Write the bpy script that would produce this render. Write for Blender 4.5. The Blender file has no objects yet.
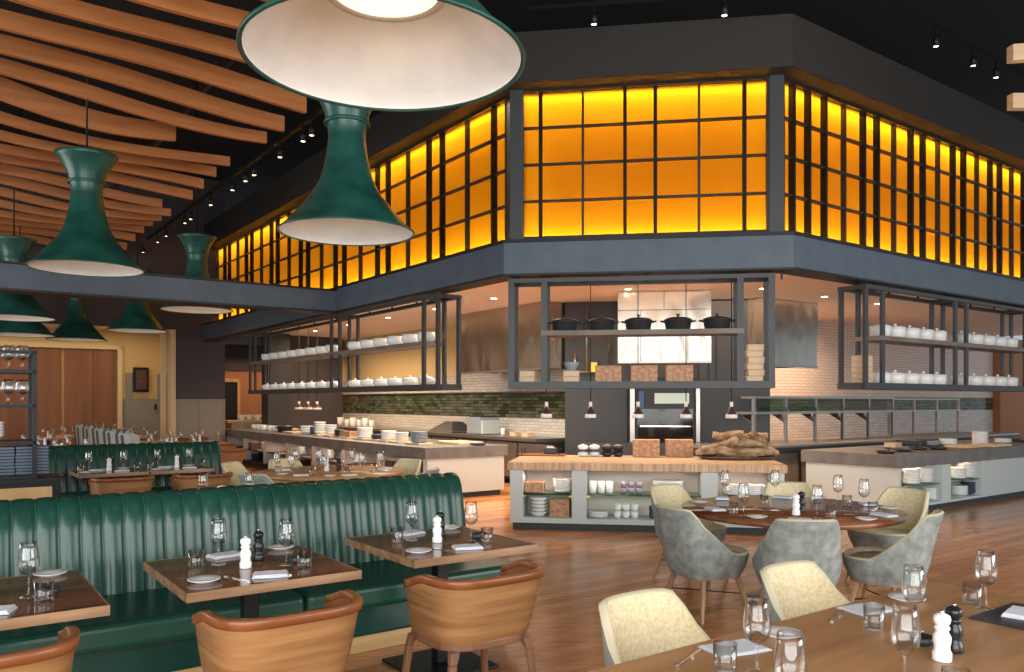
import bpy, math, random
from mathutils import Matrix, Vector
random.seed(7)
C = bpy.context.scene.collection
R = math.radians
# ------------------------------------------------------------------ camera, world, light, exposure
F, HZ, EYE = 803.0, 401.0, 1.6
cam_d = bpy.data.cameras.new('camera'); cam = bpy.data.objects.new('camera', cam_d); C.objects.link(cam)
cam.location = (0, 0, EYE); cam.rotation_euler = (R(90), 0, 0)
cam_d.sensor_width = 36.0; cam_d.lens = F/1024*36.0; cam_d.shift_y = (HZ-336)/1024
cam_d.clip_start = .05; cam_d.clip_end = 200
sc = bpy.context.scene; sc.camera = cam
sc.view_settings.view_transform = 'Standard'; sc.view_settings.look = 'None'
sc.cycles.transparent_max_bounces = 24; sc.view_settings.exposure = 0.2; sc.view_settings.gamma = 1.0; sc.view_settings.use_curve_mapping = False
w = bpy.data.worlds.new('world'); sc.world = w; w.use_nodes = True
w.node_tree.nodes['Background'].inputs[0].default_value = (.80, .90, 1, 1)
w.node_tree.nodes['Background'].inputs[1].default_value = .50
def area(name, loc, aim, sx, sy, power, col, spread=180):
    l = bpy.data.lights.new(name, 'AREA'); l.shape = 'RECTANGLE'; l.size = sx; l.size_y = sy; l.energy = power; l.color = col
    l.spread = R(spread)
    o = bpy.data.objects.new(name, l); C.objects.link(o); o.location = loc
    o.rotation_euler = (Vector(aim)-Vector(loc)).to_track_quat('-Z', 'Y').to_euler(); return o
# tall daylight windows of the dining room, behind and beside the camera
area('daylight_window_wall', (-1.0, -3.2, 2.3), (0.5, 9, 1.2), 12, 4.0, 850, (1, .98, .95))
area('daylight_window_side', (8.5, 1.0, 2.6), (-1, 8, .8), 7, 3.6, 460, (1, .98, .95))
area('daylight_window_far_side', (-11.5, 8.0, 2.6), (-3, 11, 1.0), 6, 3.4, 260, (1, .98, .95))

# ------------------------------------------------------------------ frames of the place
A36 = R(36)
S = 1.156; HK = 3.40
U = Vector((-math.sin(A36), math.cos(A36))); V = Vector((math.cos(A36), math.sin(A36)))
def P(px, py, z):
    y = F*(EYE-z)/(py-HZ); return Vector(((px-512)/F*y, y))
def D(px, y): return Vector(((px-512)/F*y, y))
CL = Vector((-.10, 10.0)); CR = Vector((3.33, 9.49))
AC = math.atan2(CR.y-CL.y, CR.x-CL.x)
AL, AR = R(-54), R(36)
def loc(o, ang, x, y):
    return Vector((o.x+math.cos(ang)*x-math.sin(ang)*y, o.y+math.sin(ang)*x+math.cos(ang)*y))
ORD = ['first', 'second', 'third', 'fourth', 'fifth', 'sixth', 'seventh', 'eighth', 'ninth', 'tenth', 'eleventh', 'twelfth',
       'thirteenth', 'fourteenth', 'fifteenth', 'sixteenth', 'seventeenth', 'eighteenth', 'nineteenth', 'twentieth']

# ------------------------------------------------------------------ materials
M = {}
def mat(name, col, rough=.5, metal=0, spec=.5, trans=0, ior=1.45, emit=None, es=0, coat=0, alpha=1, sub=0):
    m = bpy.data.materials.new(name); m.use_nodes = True
    b = m.node_tree.nodes['Principled BSDF']
    b.inputs['Base Color'].default_value = (*col, 1); b.inputs['Roughness'].default_value = rough
    b.inputs['Metallic'].default_value = metal; b.inputs['Specular IOR Level'].default_value = spec
    b.inputs['Transmission Weight'].default_value = trans; b.inputs['IOR'].default_value = ior
    b.inputs['Coat Weight'].default_value = coat; b.inputs['Coat Roughness'].default_value = .08
    if emit: b.inputs['Emission Color'].default_value = (*emit, 1); b.inputs['Emission Strength'].default_value = es
    M[name] = m; return m
def nt(name):
    t = M[name].node_tree; return t, t.nodes['Principled BSDF']
def N(t, typ, **kw):
    n = t.nodes.new(typ)
    for k, v in kw.items():
        if k in n.inputs.keys(): n.inputs[k].default_value = v
        else: setattr(n, k, v)
    return n
def ramp(t, src, stops):
    r = t.nodes.new('ShaderNodeValToRGB')
    e = r.color_ramp.elements
    while len(e) < len(stops): e.new(.5)
    for i, (p, c) in enumerate(stops): e[i].position = p; e[i].color = (*c, 1)
    t.links.new(src, r.inputs[0]); return r
def mapping(t, scale=(1, 1, 1), rot=(0, 0, 0), coord='Object'):
    tc = t.nodes.new('ShaderNodeTexCoord'); mp = t.nodes.new('ShaderNodeMapping')
    mp.inputs['Scale'].default_value = scale; mp.inputs['Rotation'].default_value = rot
    t.links.new(tc.outputs[coord], mp.inputs[0]); return mp.outputs[0]
def noisy(name, c1, c2, scale=(6, 6, 6), rough=.5, bump=0, detail=4, coat=0, lo=.35, hi=.65, **kw):
    mat(name, c1, rough, coat=coat, **kw); t, b = nt(name)
    n = N(t, 'ShaderNodeTexNoise', Scale=1.0, Detail=float(detail)); t.links.new(mapping(t, scale), n.inputs['Vector'])
    r = ramp(t, n.outputs['Fac'], [(lo, c1), (hi, c2)]); t.links.new(r.outputs[0], b.inputs['Base Color'])
    if bump:
        bp = N(t, 'ShaderNodeBump', Strength=bump, Distance=.02); t.links.new(n.outputs['Fac'], bp.inputs['Height'])
        t.links.new(bp.outputs[0], b.inputs['Normal'])
    return M[name]
def wood(name, c1, c2, axis='x', scale=1.0, rough=.35, coat=0):
    s = {'x': (1.2, 14, 14), 'y': (14, 1.2, 14), 'z': (14, 14, 1.2)}[axis]
    noisy(name, c1, c2, tuple(k*scale for k in s), rough, detail=6, coat=coat, lo=.3, hi=.7)
def bricks(name, c1, c2, mortar, bw, bh, ang=0, rough=.25, bump=.3, offset=.5, msize=.01, coat=0, coordswap='xz'):
    mat(name, c1, rough, coat=coat); t, b = nt(name)
    tc = t.nodes.new('ShaderNodeTexCoord'); sp = t.nodes.new('ShaderNodeSeparateXYZ'); cb = t.nodes.new('ShaderNodeCombineXYZ')
    t.links.new(tc.outputs['Object'], sp.inputs[0])
    t.links.new(sp.outputs[0], cb.inputs[0]); t.links.new(sp.outputs[2 if coordswap == 'xz' else 1], cb.inputs[1])
    br = N(t, 'ShaderNodeTexBrick', Scale=1.0); br.offset = offset
    br.inputs['Color1'].default_value = (*c1, 1); br.inputs['Color2'].default_value = (*c2, 1); br.inputs['Mortar'].default_value = (*mortar, 1)
    br.inputs['Brick Width'].default_value = bw; br.inputs['Row Height'].default_value = bh; br.inputs['Mortar Size'].default_value = msize
    t.links.new(cb.outputs[0], br.inputs['Vector']); t.links.new(br.outputs['Color'], b.inputs['Base Color'])
    if bump:
        bp = N(t, 'ShaderNodeBump', Strength=bump, Distance=.005, invert=True); t.links.new(br.outputs['Fac'], bp.inputs['Height'])
        t.links.new(bp.outputs[0], b.inputs['Normal'])
    return br
# floor: glossy reddish planks along the right wing's direction
mat('floor', (.4, .17, .07), .22); t, b = nt('floor')
br = N(t, 'ShaderNodeTexBrick', Scale=1.0); br.offset = .37; br.offset_frequency = 3
br.inputs['Color1'].default_value = (.70, .31, .115, 1); br.inputs['Color2'].default_value = (.46, .185, .066, 1); br.inputs['Mortar'].default_value = (.16, .065, .03, 1)
br.inputs['Brick Width'].default_value = 1.9; br.inputs['Row Height'].default_value = .13; br.inputs['Mortar Size'].default_value = .0022
mp = mapping(t, (1, 1, 1), (0, 0, -A36)); t.links.new(mp, br.inputs['Vector'])
n = N(t, 'ShaderNodeTexNoise', Scale=1.0, Detail=5.0); t.links.new(mapping(t, (1.5, 22, 1), (0, 0, -A36)), n.inputs['Vector'])
mx = t.nodes.new('ShaderNodeMix'); mx.data_type = 'RGBA'; mx.blend_type = 'MULTIPLY'; mx.inputs[0].default_value = .55
rr = ramp(t, n.outputs['Fac'], [(.3, (.55, .5, .45)), (.7, (1.25, 1.2, 1.15))])
t.links.new(br.outputs['Color'], mx.inputs[6]); t.links.new(rr.outputs[0], mx.inputs[7]); t.links.new(mx.outputs[2], b.inputs['Base Color'])
rr2 = ramp(t, n.outputs['Fac'], [(.2, (.13, .13, .13)), (.8, (.25, .25, .25))]); t.links.new(rr2.outputs[0], b.inputs['Roughness'])

noisy('green_leather', (.008, .042, .030), (.014, .066, .047), (4, 4, 4), .25, bump=.04, lo=.3, hi=.7)
mat('green_leather_seat', (.012, .070, .046), .3)
mat('seam', (.015, .09, .06), .4)
noisy('green_enamel', (.006, .046, .036), (.018, .105, .082), (3, 3, 5), .3, lo=.3, hi=.7)
noisy('lamp_white', (.76, .78, .76), (.88, .90, .88), (4, 4, 4), .3, lo=.3, hi=.7)
mat('lamp_glow', (.9, .8, .6), .5, emit=(1, .80, .50), es=1.5)
mat('brass', (.55, .38, .15), .3, 1)
mat('black_metal', (.018, .019, .021), .4, .6)
mat('rack_metal', (.055, .058, .060), .45, .3)
noisy('rack_shelf', (.13, .11, .09), (.20, .165, .13), (2, 2, 9), .5)
mat('cast_iron', (.028, .032, .035), .38)
wood('walnut_top', (.10, .034, .015), (.27, .115, .052), 'x', 1.0, .13)
wood('top_edge', (.17, .085, .04), (.42, .25, .14), 'x', 1.3, .3)
noisy('chair_panel', (.20, .092, .034), (.40, .21, .085), (1.6, 2.5, 30), .38, detail=5, lo=.3, hi=.7, )
wood('chair_rail', (.17, .055, .018), (.30, .105, .036), 'x', .9, .28)
wood('chair_leg', (.17, .075, .040), (.28, .135, .075), 'z', .8, .4)
wood('table_wood', (.31, .15, .062), (.52, .28, .125), 'x', .6, .33)
wood('leg_oak', (.28, .15, .07), (.42, .25, .13), 'z', .8, .4)
wood('slat', (.30, .105, .028), (.44, .17, .048), 'x', .9, .5)
wood('plinth_wood', (.45, .28, .12), (.60, .40, .19), 'x', .8, .4)
wood('cabinet_wood', (.46, .27, .11), (.62, .40, .18), 'z', .5, .45)
wood('closet_wood', (.15, .055, .018), (.23, .09, .03), 'z', .35, .5)
wood('dark_tray', (.06, .03, .02), (.12, .06, .035), 'x', 1, .5)
wood('board', (.58, .40, .24), (.72, .54, .36), 'x', 1, .5)
noisy('driftwood', (.17, .085, .035), (.50, .34, .20), (7, 14, 14), .8, bump=.8)
noisy('cream_fabric', (.60, .50, .30), (.74, .64, .42), (60, 60, 60), .9, bump=.1)
noisy('cream_leather', (.62, .54, .38), (.70, .62, .46), (8, 8, 8), .5)
noisy('sage_suede', (.18, .205, .19), (.32, .35, .325), (14, 14, 14), .75, detail=6)
mat('sage_trim', (.62, .55, .38), .7)
mat('white', (.80, .80, .78), .25)
mat('plate_white', (.84, .84, .84), .12)
mat('linen', (.74, .76, .80), .85)
mat('mill_white', (.88, .87, .85), .18)
mat('mill_black', (.014, .015, .018), .18)
mat('steel_cutlery', (.75, .75, .76), .15, 1)
mat('slate', (.03, .035, .045), .45)
mat('navy_ware', (.035, .055, .10), .35)
mat('grey_ware', (.26, .30, .33), .35)
mat('mauve_ware', (.28, .25, .32), .35)
noisy('butcher', (.42, .24, .12), (.66, .44, .26), (38, 38, 2), .4, detail=2)
noisy('end_grain_box', (.34, .17, .085), (.56, .32, .18), (22, 22, 30), .6, detail=3)
mat('white_base', (.52, .575, .56), .5)
mat('cubby', (.70, .62, .55), .6)
noisy('concrete', (.105, .10, .095), (.19, .18, .165), (3, 3, 3), .45, lo=.3, hi=.7)
noisy('fascia', (.070, .098, .128), (.088, .118, .150), (3, 3, 3), .5)
mat('upper_wall', (.026, .024, .021), .7)
mat('black_trim', (.008, .008, .009), .5)
mat('mullion', (.018, .017, .016), .4)
mat('corner_post', (.05, .058, .062), .4)
mat('void_black', (.004, .004, .004), .9)
mat('kitchen_ceiling', (.80, .70, .62), .8)
mat('purple_grey', (.060, .052, .056), .8)
mat('ochre', (.62, .42, .17), .8)
mat('taupe', (.25, .225, .18), .7)
mat('cream_frame', (.62, .47, .26), .6)
mat('orange_wall', (.34, .15, .07), .8)
mat('warm_plaster', (.62, .48, .24), .8)
mat('dark_panel', (.030, .034, .038), .45)
mat('oven_glass', (.004, .006, .008), .08)
mat('toe_kick', (.03, .036, .042), .5)
mat('stripe_grey', (.40, .42, .39), .85); mat('stripe_dark', (.10, .10, .09), .85)
mat('lamp_bulb', (1, .85, .6), .3, emit=(1, .78, .5), es=9)
mat('downlight', (1, .9, .75), .3, emit=(1, .86, .66), es=14)
mat('cup_brown', (.07, .03, .025), .3)
mat('screen', (.35, .40, .33), .3, emit=(.75, .85, .65), es=.35)
mat('blue_sleeve', (.05, .12, .3), .5)
bricks('white_tile', (.64, .61, .56), (.52, .50, .46), (.30, .28, .25), .21, .062, msize=.005, rough=.22)
bricks('green_tile', (.030, .048, .024), (.15, .16, .11), (.012, .016, .01), .21, .07, msize=.006, rough=.12, bump=.6)  # lighter second tone puts bright reflections into the tile colour
bricks('pink_lit_tile', (.70, .60, .52), (.63, .53, .45), (.40, .28, .20), .23, .066, msize=.006, rough=.3)  # white tile with the pink of the warm light put into its colour
# brushed stainless
mat('stainless', (.50, .46, .41), .26, 1); t, b = nt('stainless')
n = N(t, 'ShaderNodeTexNoise', Scale=1.0, Detail=2.0, Distortion=1.2); t.links.new(mapping(t, (2.2, 2.2, .7)), n.inputs['Vector'])
bp = N(t, 'ShaderNodeBump', Strength=.35, Distance=.06); t.links.new(n.outputs['Fac'], bp.inputs['Height']); t.links.new(bp.outputs[0], b.inputs['Normal'])
mat('steel_bench', (.40, .39, .37), .3, .9)
# clear glass and shelf glass
def glassmat(name, col, ior, rough=0.0):
    m = bpy.data.materials.new(name); m.use_nodes = True; t = m.node_tree; t.nodes.clear()
    o = t.nodes.new('ShaderNodeOutputMaterial'); g = t.nodes.new('ShaderNodeBsdfTransparent'); h = t.nodes.new('ShaderNodeBsdfGlossy'); x = t.nodes.new('ShaderNodeMixShader'); w_ = t.nodes.new('ShaderNodeLayerWeight')
    g.inputs['Color'].default_value = (*col, 1); h.inputs['Roughness'].default_value = rough; w_.inputs['Blend'].default_value = ior; pw = N(t, 'ShaderNodeMath', operation='POWER'); pw.inputs[1].default_value = 1.7; mu = N(t, 'ShaderNodeMath', operation='MULTIPLY_ADD'); mu.inputs[1].default_value = .95; mu.inputs[2].default_value = .05
    t.links.new(w_.outputs['Facing'], pw.inputs[0]); t.links.new(pw.outputs[0], mu.inputs[0]); t.links.new(mu.outputs[0], x.inputs[0]); t.links.new(g.outputs[0], x.inputs[1]); t.links.new(h.outputs[0], x.inputs[2])
    t.links.new(x.outputs[0], o.inputs[0]); M[name] = m
glassmat('glass', (.97, .975, .975), .42, .02); glassmat('shelf_glass', (.45, .72, .62), .3)
glassmat('screen_glass', (.70, .86, .84), .35)
# amber woven screens, lit from behind by strip lamps
m = bpy.data.materials.new('amber_screen'); m.use_nodes = True; t = m.node_tree; t.nodes.clear(); M['amber_screen'] = m
o = t.nodes.new('ShaderNodeOutputMaterial'); tl = t.nodes.new('ShaderNodeBsdfTranslucent'); df = t.nodes.new('ShaderNodeBsdfDiffuse'); ms = t.nodes.new('ShaderNodeMixShader')
tc = t.nodes.new('ShaderNodeTexCoord'); sp = t.nodes.new('ShaderNodeSeparateXYZ'); t.links.new(tc.outputs['Object'], sp.inputs[0])
def wv(src, sc_):
    a = N(t, 'ShaderNodeMath', operation='MULTIPLY'); a.inputs[1].default_value = sc_; t.links.new(src, a.inputs[0])
    s = N(t, 'ShaderNodeMath', operation='SINE'); t.links.new(a.outputs[0], s.inputs[0]); return s.outputs[0]
ad = N(t, 'ShaderNodeMath', operation='MULTIPLY'); t.links.new(wv(sp.outputs[0], 2*math.pi/.05), ad.inputs[0]); t.links.new(wv(sp.outputs[2], 2*math.pi/.05), ad.inputs[1])
rp = ramp(t, ad.outputs[0], [(0.25, (.96, .66, .10)), (.75, (.80, .47, .045))])
t.links.new(rp.outputs[0], tl.inputs[0]); df.inputs[0].default_value = (.5, .22, .04, 1)
ms.inputs[0].default_value = .12; t.links.new(tl.outputs[0], ms.inputs[1]); t.links.new(df.outputs[0], ms.inputs[2]); t.links.new(ms.outputs[0], o.inputs[0])
mat('cavity', (.80, .74, .56), .9)

# ------------------------------------------------------------------ mesh builder
class MB:
    def __init__(s): s.v = []; s.f = []; s.sm = []
    def add(s, vs, fs, smooth=False, mx=None):
        k = len(s.v)
        for p in vs: s.v.append(tuple(mx @ Vector(p)) if mx else tuple(p))
        for f in fs: s.f.append([k+i for i in f]); s.sm.append(smooth)
        return s
    def bx(s, x0, x1, y0, y1, z0, z1, mx=None):
        vs = [(x, y, z) for z in (z0, z1) for y in (y0, y1) for x in (x0, x1)]
        return s.add(vs, [(0, 2, 3, 1), (4, 5, 7, 6), (0, 1, 5, 4), (2, 6, 7, 3), (0, 4, 6, 2), (1, 3, 7, 5)], False, mx)
    def taper(s, p0, p1, a0, b0, a1, b1):
        "bar from p0 to p1, section a0 x b0 at p0 and a1 x b1 at p1"
        vs = []
        for p, a, b_ in ((p0, a0, b0), (p1, a1, b1)):
            for sx, sy in ((-1, -1), (1, -1), (1, 1), (-1, 1)): vs.append((p[0]+sx*a/2, p[1]+sy*b_/2, p[2]))
        return s.add(vs, [(0, 3, 2, 1), (4, 5, 6, 7), (0, 1, 5, 4), (1, 2, 6, 5), (2, 3, 7, 6), (3, 0, 4, 7)])
    def lathe(s, prof, seg=24, c=(0, 0, 0), close=False, mx=None):
        vs = []; fs = []; n = len(prof)
        for i in range(seg):
            a = 2*math.pi*i/seg
            for r, z in prof: vs.append((c[0]+r*math.cos(a), c[1]+r*math.sin(a), c[2]+z))
        m = n if close else n-1
        for i in range(seg):
            j = (i+1) % seg
            for k in range(m): fs.append((i*n+k, j*n+k, j*n+(k+1) % n, i*n+(k+1) % n))
        return s.add(vs, fs, True, mx)
    def tube(s, pts, r, seg=8, r1=None):
        pts = [Vector(p) for p in pts]; vs = []; fs = []; n = len(pts)
        for i, p in enumerate(pts):
            d = (pts[min(i+1, n-1)]-pts[max(i-1, 0)]).normalized()
            up = Vector((0, 0, 1)) if abs(d.z) < .9 else Vector((1, 0, 0))
            a = d.cross(up).normalized(); b_ = d.cross(a)
            rr_ = r if r1 is None else r+(r1-r)*i/(n-1)
            for k in range(seg):
                t_ = 2*math.pi*k/seg; vs.append(p+a*rr_*math.cos(t_)+b_*rr_*math.sin(t_))
        for i in range(n-1):
            for k in range(seg): fs.append((i*seg+k, i*seg+(k+1) % seg, (i+1)*seg+(k+1) % seg, (i+1)*seg+k))
        fs.append(tuple(range(seg))[::-1]); fs.append(tuple((n-1)*seg+k for k in range(seg)))
        return s.add(vs, fs, True)
    def grid(s, rows, closed=False, smooth=True):
        n = len(rows[0]); vs = [p for r in rows for p in r]; fs = []
        for i in range(len(rows)-1):
            for k in range(n if closed else n-1): fs.append((i*n+k, i*n+(k+1) % n, (i+1)*n+(k+1) % n, (i+1)*n+k))
        return s.add(vs, fs, smooth)
    def prism(s, poly, z0, z1):
        n = len(poly); vs = [(x, y, z0) for x, y in poly]+[(x, y, z1) for x, y in poly]
        fs = [tuple(range(n))[::-1], tuple(range(n, 2*n))]+[(i, (i+1) % n, n+(i+1) % n, n+i) for i in range(n)]
        return s.add(vs, fs)
    def build(s, name, m, parent=None, bevel=0, seg=2, weld=False, subsurf=0):
        me = bpy.data.meshes.new(name); me.from_pydata(s.v, [], s.f); me.materials.append(M[m] if isinstance(m, str) else m)
        me.polygons.foreach_set('use_smooth', s.sm)
        import bmesh
        bm = bmesh.new(); bm.from_mesh(me)
        if weld: bmesh.ops.remove_doubles(bm, verts=bm.verts, dist=1e-5)
        bmesh.ops.recalc_face_normals(bm, faces=bm.faces); bm.to_mesh(me); bm.free()
        o = bpy.data.objects.new(name, me); C.objects.link(o)
        if parent: o.parent = parent
        if bevel:
            b_ = o.modifiers.new('bevel', 'BEVEL'); b_.width = bevel; b_.segments = seg; b_.limit_method = 'ANGLE'
        if subsurf:
            b_ = o.modifiers.new('sub', 'SUBSURF'); b_.levels = subsurf; b_.render_levels = subsurf
        return o
def tag(o, label=None, cat=None, group=None, kind=None):
    if label: o['label'] = label
    if cat: o['category'] = cat
    if group: o['group'] = group
    if kind: o['kind'] = kind
    return o
def at(o, p, z=0, rz=0):
    o.location = (p[0], p[1], z); o.rotation_euler = (0, 0, rz); return o
def empty(name):
    o = bpy.data.objects.new(name, None); C.objects.link(o); o.empty_display_size = .1; return o
def kids(o): return [c for c in C.objects if c.parent == o]
KID = {}
def copy_tree(o, parent=None):
    c = o.copy(); C.objects.link(c); c.parent = parent
    if parent is None: 
        for k in ('label', 'group'):
            if k in c: del c[k]
    ch = KID.get(o.name)
    if ch is None: ch = KID[o.name] = [q.name for q in C.objects if q.parent == o]
    for q in ch: copy_tree(bpy.data.objects[q], c)
    return c
USED = set()
def inst(proto, p, z, rz, label, group=None, cat=None, scale=None):
    if proto.name not in USED: USED.add(proto.name); o = proto
    else: o = copy_tree(proto)
    at(o, p, z, rz); o['label'] = label
    if group: o['group'] = group
    if cat: o['category'] = cat
    if scale: o.scale = scale if isinstance(scale, tuple) else (scale,)*3
    return o
def struct(name, mb, m, o=Vector((0, 0)), ang=0, z=0, **kw):
    ob = mb.build(name, m, **kw); at(ob, o, z, ang); ob['kind'] = 'structure'; return ob
TR = [0]
def trim(mb, m, o=Vector((0, 0)), ang=0, **kw):
    TR[0] += 1; return struct('trim_%d' % TR[0], mb, m, o, ang, **kw)
# ------------------------------------------------------------------ the setting
struct('floor', MB().bx(-26, 16, -4, 34, -.1, 0), 'floor')
struct('ceiling', MB().bx(-26, 16, -4, 34, 7.4, 7.5), 'void_black')
HF, FT, WB, WT, UT = 3.157, 3.565, 3.68, 5.55, 6.19
LW, RW = 14.1, 9.0           # lengths of the two wings
CWID = (CR-CL).length
wn = [0]
STRIP = .82
def facade(side, o, ang, x0, x1, bays, xlo, xhi, m0, m1):
    "x runs left to right along the face, y goes inward; m0, m1 = mitre slopes at both ends"
    def slab(y0, y1, z0, z1): return MB().prism([(xlo+m0*y0, y0), (xhi-m1*y0, y0), (xhi-m1*y1, y1), (xlo+m0*y1, y1)], z0, z1)
    struct('wall_%s' % side, slab(0, .28, HF+.025, FT), 'fascia', o, ang)
    trim(slab(-.012, .3, HF, HF+.025), 'black_trim', o, ang)
    trim(slab(-.02, .3, FT, FT+.04), 'black_trim', o, ang)
    struct('wall_%s_upper' % side, slab(.02, .7, WT+.02, UT), 'upper_wall', o, ang)
    trim(slab(.28, .36, FT+.04, WB), 'black_trim', o, ang)
    struct('wall_%s_cavity' % side, MB().prism([(xlo+m0*.62, .62), (xhi-m1*.62, .62), (xhi-m1*.68, .68), (xlo+m0*.68, .68)], FT+.04, WT+.02), 'cavity', o, ang)
    struct('wall_%s_cavity_floor' % side, MB().prism([(xlo+m0*.3, .3), (xhi-m1*.3, .3), (xhi-m1*.62, .62), (xlo+m0*.62, .62)], FT, FT+.04), 'cavity', o, ang)
    zs = [WB+(WT-WB)*k/4 for k in range(5)]
    for (a, b_, mids) in bays:
        wn[0] += 1; g = MB(); yf, yb = .28, .35
        g.bx(a-.022, a+.022, yf-.01, yb, WB-.0, WT); 
        g.bx(b_-.022, b_+.022, yf-.01, yb, WB-.0, WT)
        for mm in mids: g.bx(mm-.014, mm+.014, yf, yb, WB, WT)
        for z in zs[1:-1]: g.bx(a, b_, yf+.006, yb-.005, z-.013, z+.013)
        g.bx(a, b_, yf+.004, yb, WB-.0, WB+.018); g.bx(a, b_, yf+.004, yb, WT-.018, WT)
        fr = struct('window_%d' % wn[0], g, 'mullion', o, ang)
        MB().bx(a+.01, b_-.01, .355, .360, WB, WT).build('pane', 'amber_screen', fr)
    # strip lamps behind the screens, along the sill and along the head
    L = x1-x0
    for nm, z, tz, pw in (('sill', FT+.07, 1, 15), ('head', WT-.03, -1, 22)):
        l = bpy.data.lights.new('strip_lamp_'+nm, 'AREA'); l.shape = 'RECTANGLE'; l.size = L; l.size_y = .04
        l.energy = pw*L/3.4*STRIP; l.color = (1, .86, .60)
        ob = bpy.data.objects.new('strip_lamp_'+nm, l); C.objects.link(ob)
        q = loc(o, ang, (x0+x1)/2, .43); ob.location = (q.x, q.y, z)
        ob.rotation_euler = (R(180) if tz > 0 else 0, 0, ang)
tC = math.tan((AC-AL)/2); tR = math.tan((AR-AC)/2)
facade('front', CL, AC, .15, CWID-.2, [(.16, .425, []), (.425, 1.49, [.962]), (1.49, 1.865, []), (1.865, 2.943, [2.398]), (2.943, 3.225, [])], 0, CWID, tC, tR)
bl = [(-.663, -.34, [])]; x = -.663; w2, w1 = 1.33, .39
while x > -12.9:
    bl.append((x-w2, x, [x-w2/2])); x -= w2; bl.append((x-w1, x, [])); x -= w1
facade('left', CL, AL, -LW+.3, -.3, bl, -LW, 0, 0, tC)
br_ = [(.19, .414, []), (.414, .741, []), (.741, 1.097, [])]; x = 1.097
while x < 7.6:
    br_.append((x, x+.91, [x+.455])); x += .91; br_.append((x, x+.345, [])); x += .345
facade('right', CR, AR, .2, 8.8, br_, 0, RW, tR, 0)
# corner posts of the glazed band
q = CL+Vector((.518, .855))*.345; trim(MB().bx(-.10, .07, -.05, .08, FT, WT+.03), 'corner_post', q, AC)
q = CR+Vector((-.236, .97))*.345; trim(MB().bx(-.10, .07, -.05, .08, FT, WT+.03), 'corner_post', q, AC)
# left end cheek of the wing, and the room's cross beam meeting it
q = loc(CL, AL, -LW, 0); struct('wall_left_end', MB().bx(-.2, 0, 0, 6, HF, UT), 'fascia', q, AL)
q = loc(CL, AL, -5.25, 0)
bm_ = MB().bx(-.14, .14, -9.5, 0, HF+.02, HF+.37); trim(bm_, 'fascia', q, AL)
trim(MB().bx(-.2, .2, -9.5, 0, HF+.37, FT-.01), 'black_trim', q, AL); trim(MB().bx(-.2, .2, -9.5, 0, HF-.01, HF+.02), 'black_trim', q, AL)
# kitchen ceiling with downlights
e1 = loc(CL, AL, -LW, 0); e2 = loc(CR, AR, RW, 0)
i1 = loc(CL, AL, 0, .05); 
poly = [e1, CL+Vector((.02, .1)), CR+Vector((-.02, .1)), e2+V*7, e2+V*7+U*16, e1+V*9+U*6, e1+V*1]
struct('ceiling_kitchen', MB().prism([(p.x, p.y) for p in poly], HK, HK+.05), 'kitchen_ceiling')
# kitchen walls: left run, right run, dark chimney block between
KLo = Vector((1.14, 13.13))*S; q = KLo+U*11.4
struct('wall_kitchen_left', MB().bx(0, 11.75, 0, .15, 0, 1.25), 'white_tile', q, AL)
struct('wall_kitchen_left_band', MB().bx(0, 11.75, 0, .15, 1.25, 1.775), 'green_tile', q, AL)
struct('wall_kitchen_left_mid', MB().bx(0, 11.75, .01, .15, 1.775, 2.225), 'white_tile', q, AL)
struct('wall_kitchen_left_top', MB().bx(0, 11.75, .02, .15, 2.225, HK), 'warm_plaster', q, AL)
trim(MB().bx(0, 11.75, -.05, .01, 1.775, 1.80), 'steel_bench', q, AL)
KRo = Vector((6.05, 15.65))*S-V*3.6; q = KRo
struct('wall_kitchen_right', MB().bx(0, 12, 0, .15, 1.69, HK), 'pink_lit_tile', q, AR)
struct('wall_kitchen_right_band', MB().bx(0, 12, 0, .15, 1.345, 1.69), 'green_tile', q, AR)
struct('wall_kitchen_right_base', MB().bx(0, 12, 0, .15, 0, 1.345), 'white_tile', q, AR)
struct('wall_kitchen_right_end', MB().bx(12, 19, -.2, .15, 0, HK), 'orange_wall', q, AR)
BK = loc(CL, AC, 0, 2.75)*S   # back of the middle bay
g = MB().bx(.535*S, 1.5*S, 0, .6, 0, HK); g.bx(2.6*S, 3.65*S, 0, .6, 0, HK); g.bx(1.5*S, 2.6*S, .12, .6, 0, HK)
struct('wall_kitchen_middle', g, 'dark_panel', BK, AC)
g = MB()
for (a, n_) in ((1.59, 40), (1.46, 40), (3.14, 40), (3.27, 40)):
    for k in range(n_):
        g.bx(a, a+.05, -.006, .002, 1.85+k*.03, 1.862+k*.03)
trim(g, 'black_trim', BK, AC)
# far end of the dining room: opening plane, recess with closets, dark wall and wainscot
BW = Vector((-8.62, 20.55))
struct('wall_back', MB().bx(0, 1.25, 0, .3, 1.65, 7.4), 'purple_grey', BW, AR)
g = MB().bx(0, 1.25, -.02, .3, 0, 1.65)
struct('wall_back_wainscot', g, 'taupe', BW, AR)
g = MB().bx(0, 1.25, -.045, -.02, 1.6, 1.65)
for k in (0.0, .58, 1.19): g.bx(k, k+.045, -.035, -.02, 0, 1.6)
trim(g, 'taupe', BW, AR)
struct('wall_back_header', MB().bx(-14, 0, 0, .3, 3.42, 7.4), 'purple_grey', BW, AR)
trim(MB().bx(-.12, .0, -.06, .32, 0, 3.42).bx(-14, -.12, -.04, .3, 3.34, 3.42), 'cream_frame', BW, AR)
trim(MB().bx(-.25, -.15, .3, .5, 0, 3.36), 'cream_frame', BW, AR)
RB = BW+U*3.0
trim(MB().bx(-.62, -.46, -.04, -.0, 0, 2.4), 'taupe', RB, AR)
struct('wall_back_recess', MB().bx(-14, 2.5, 0, .2, 0, 4), 'ochre', RB, AR)
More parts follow.
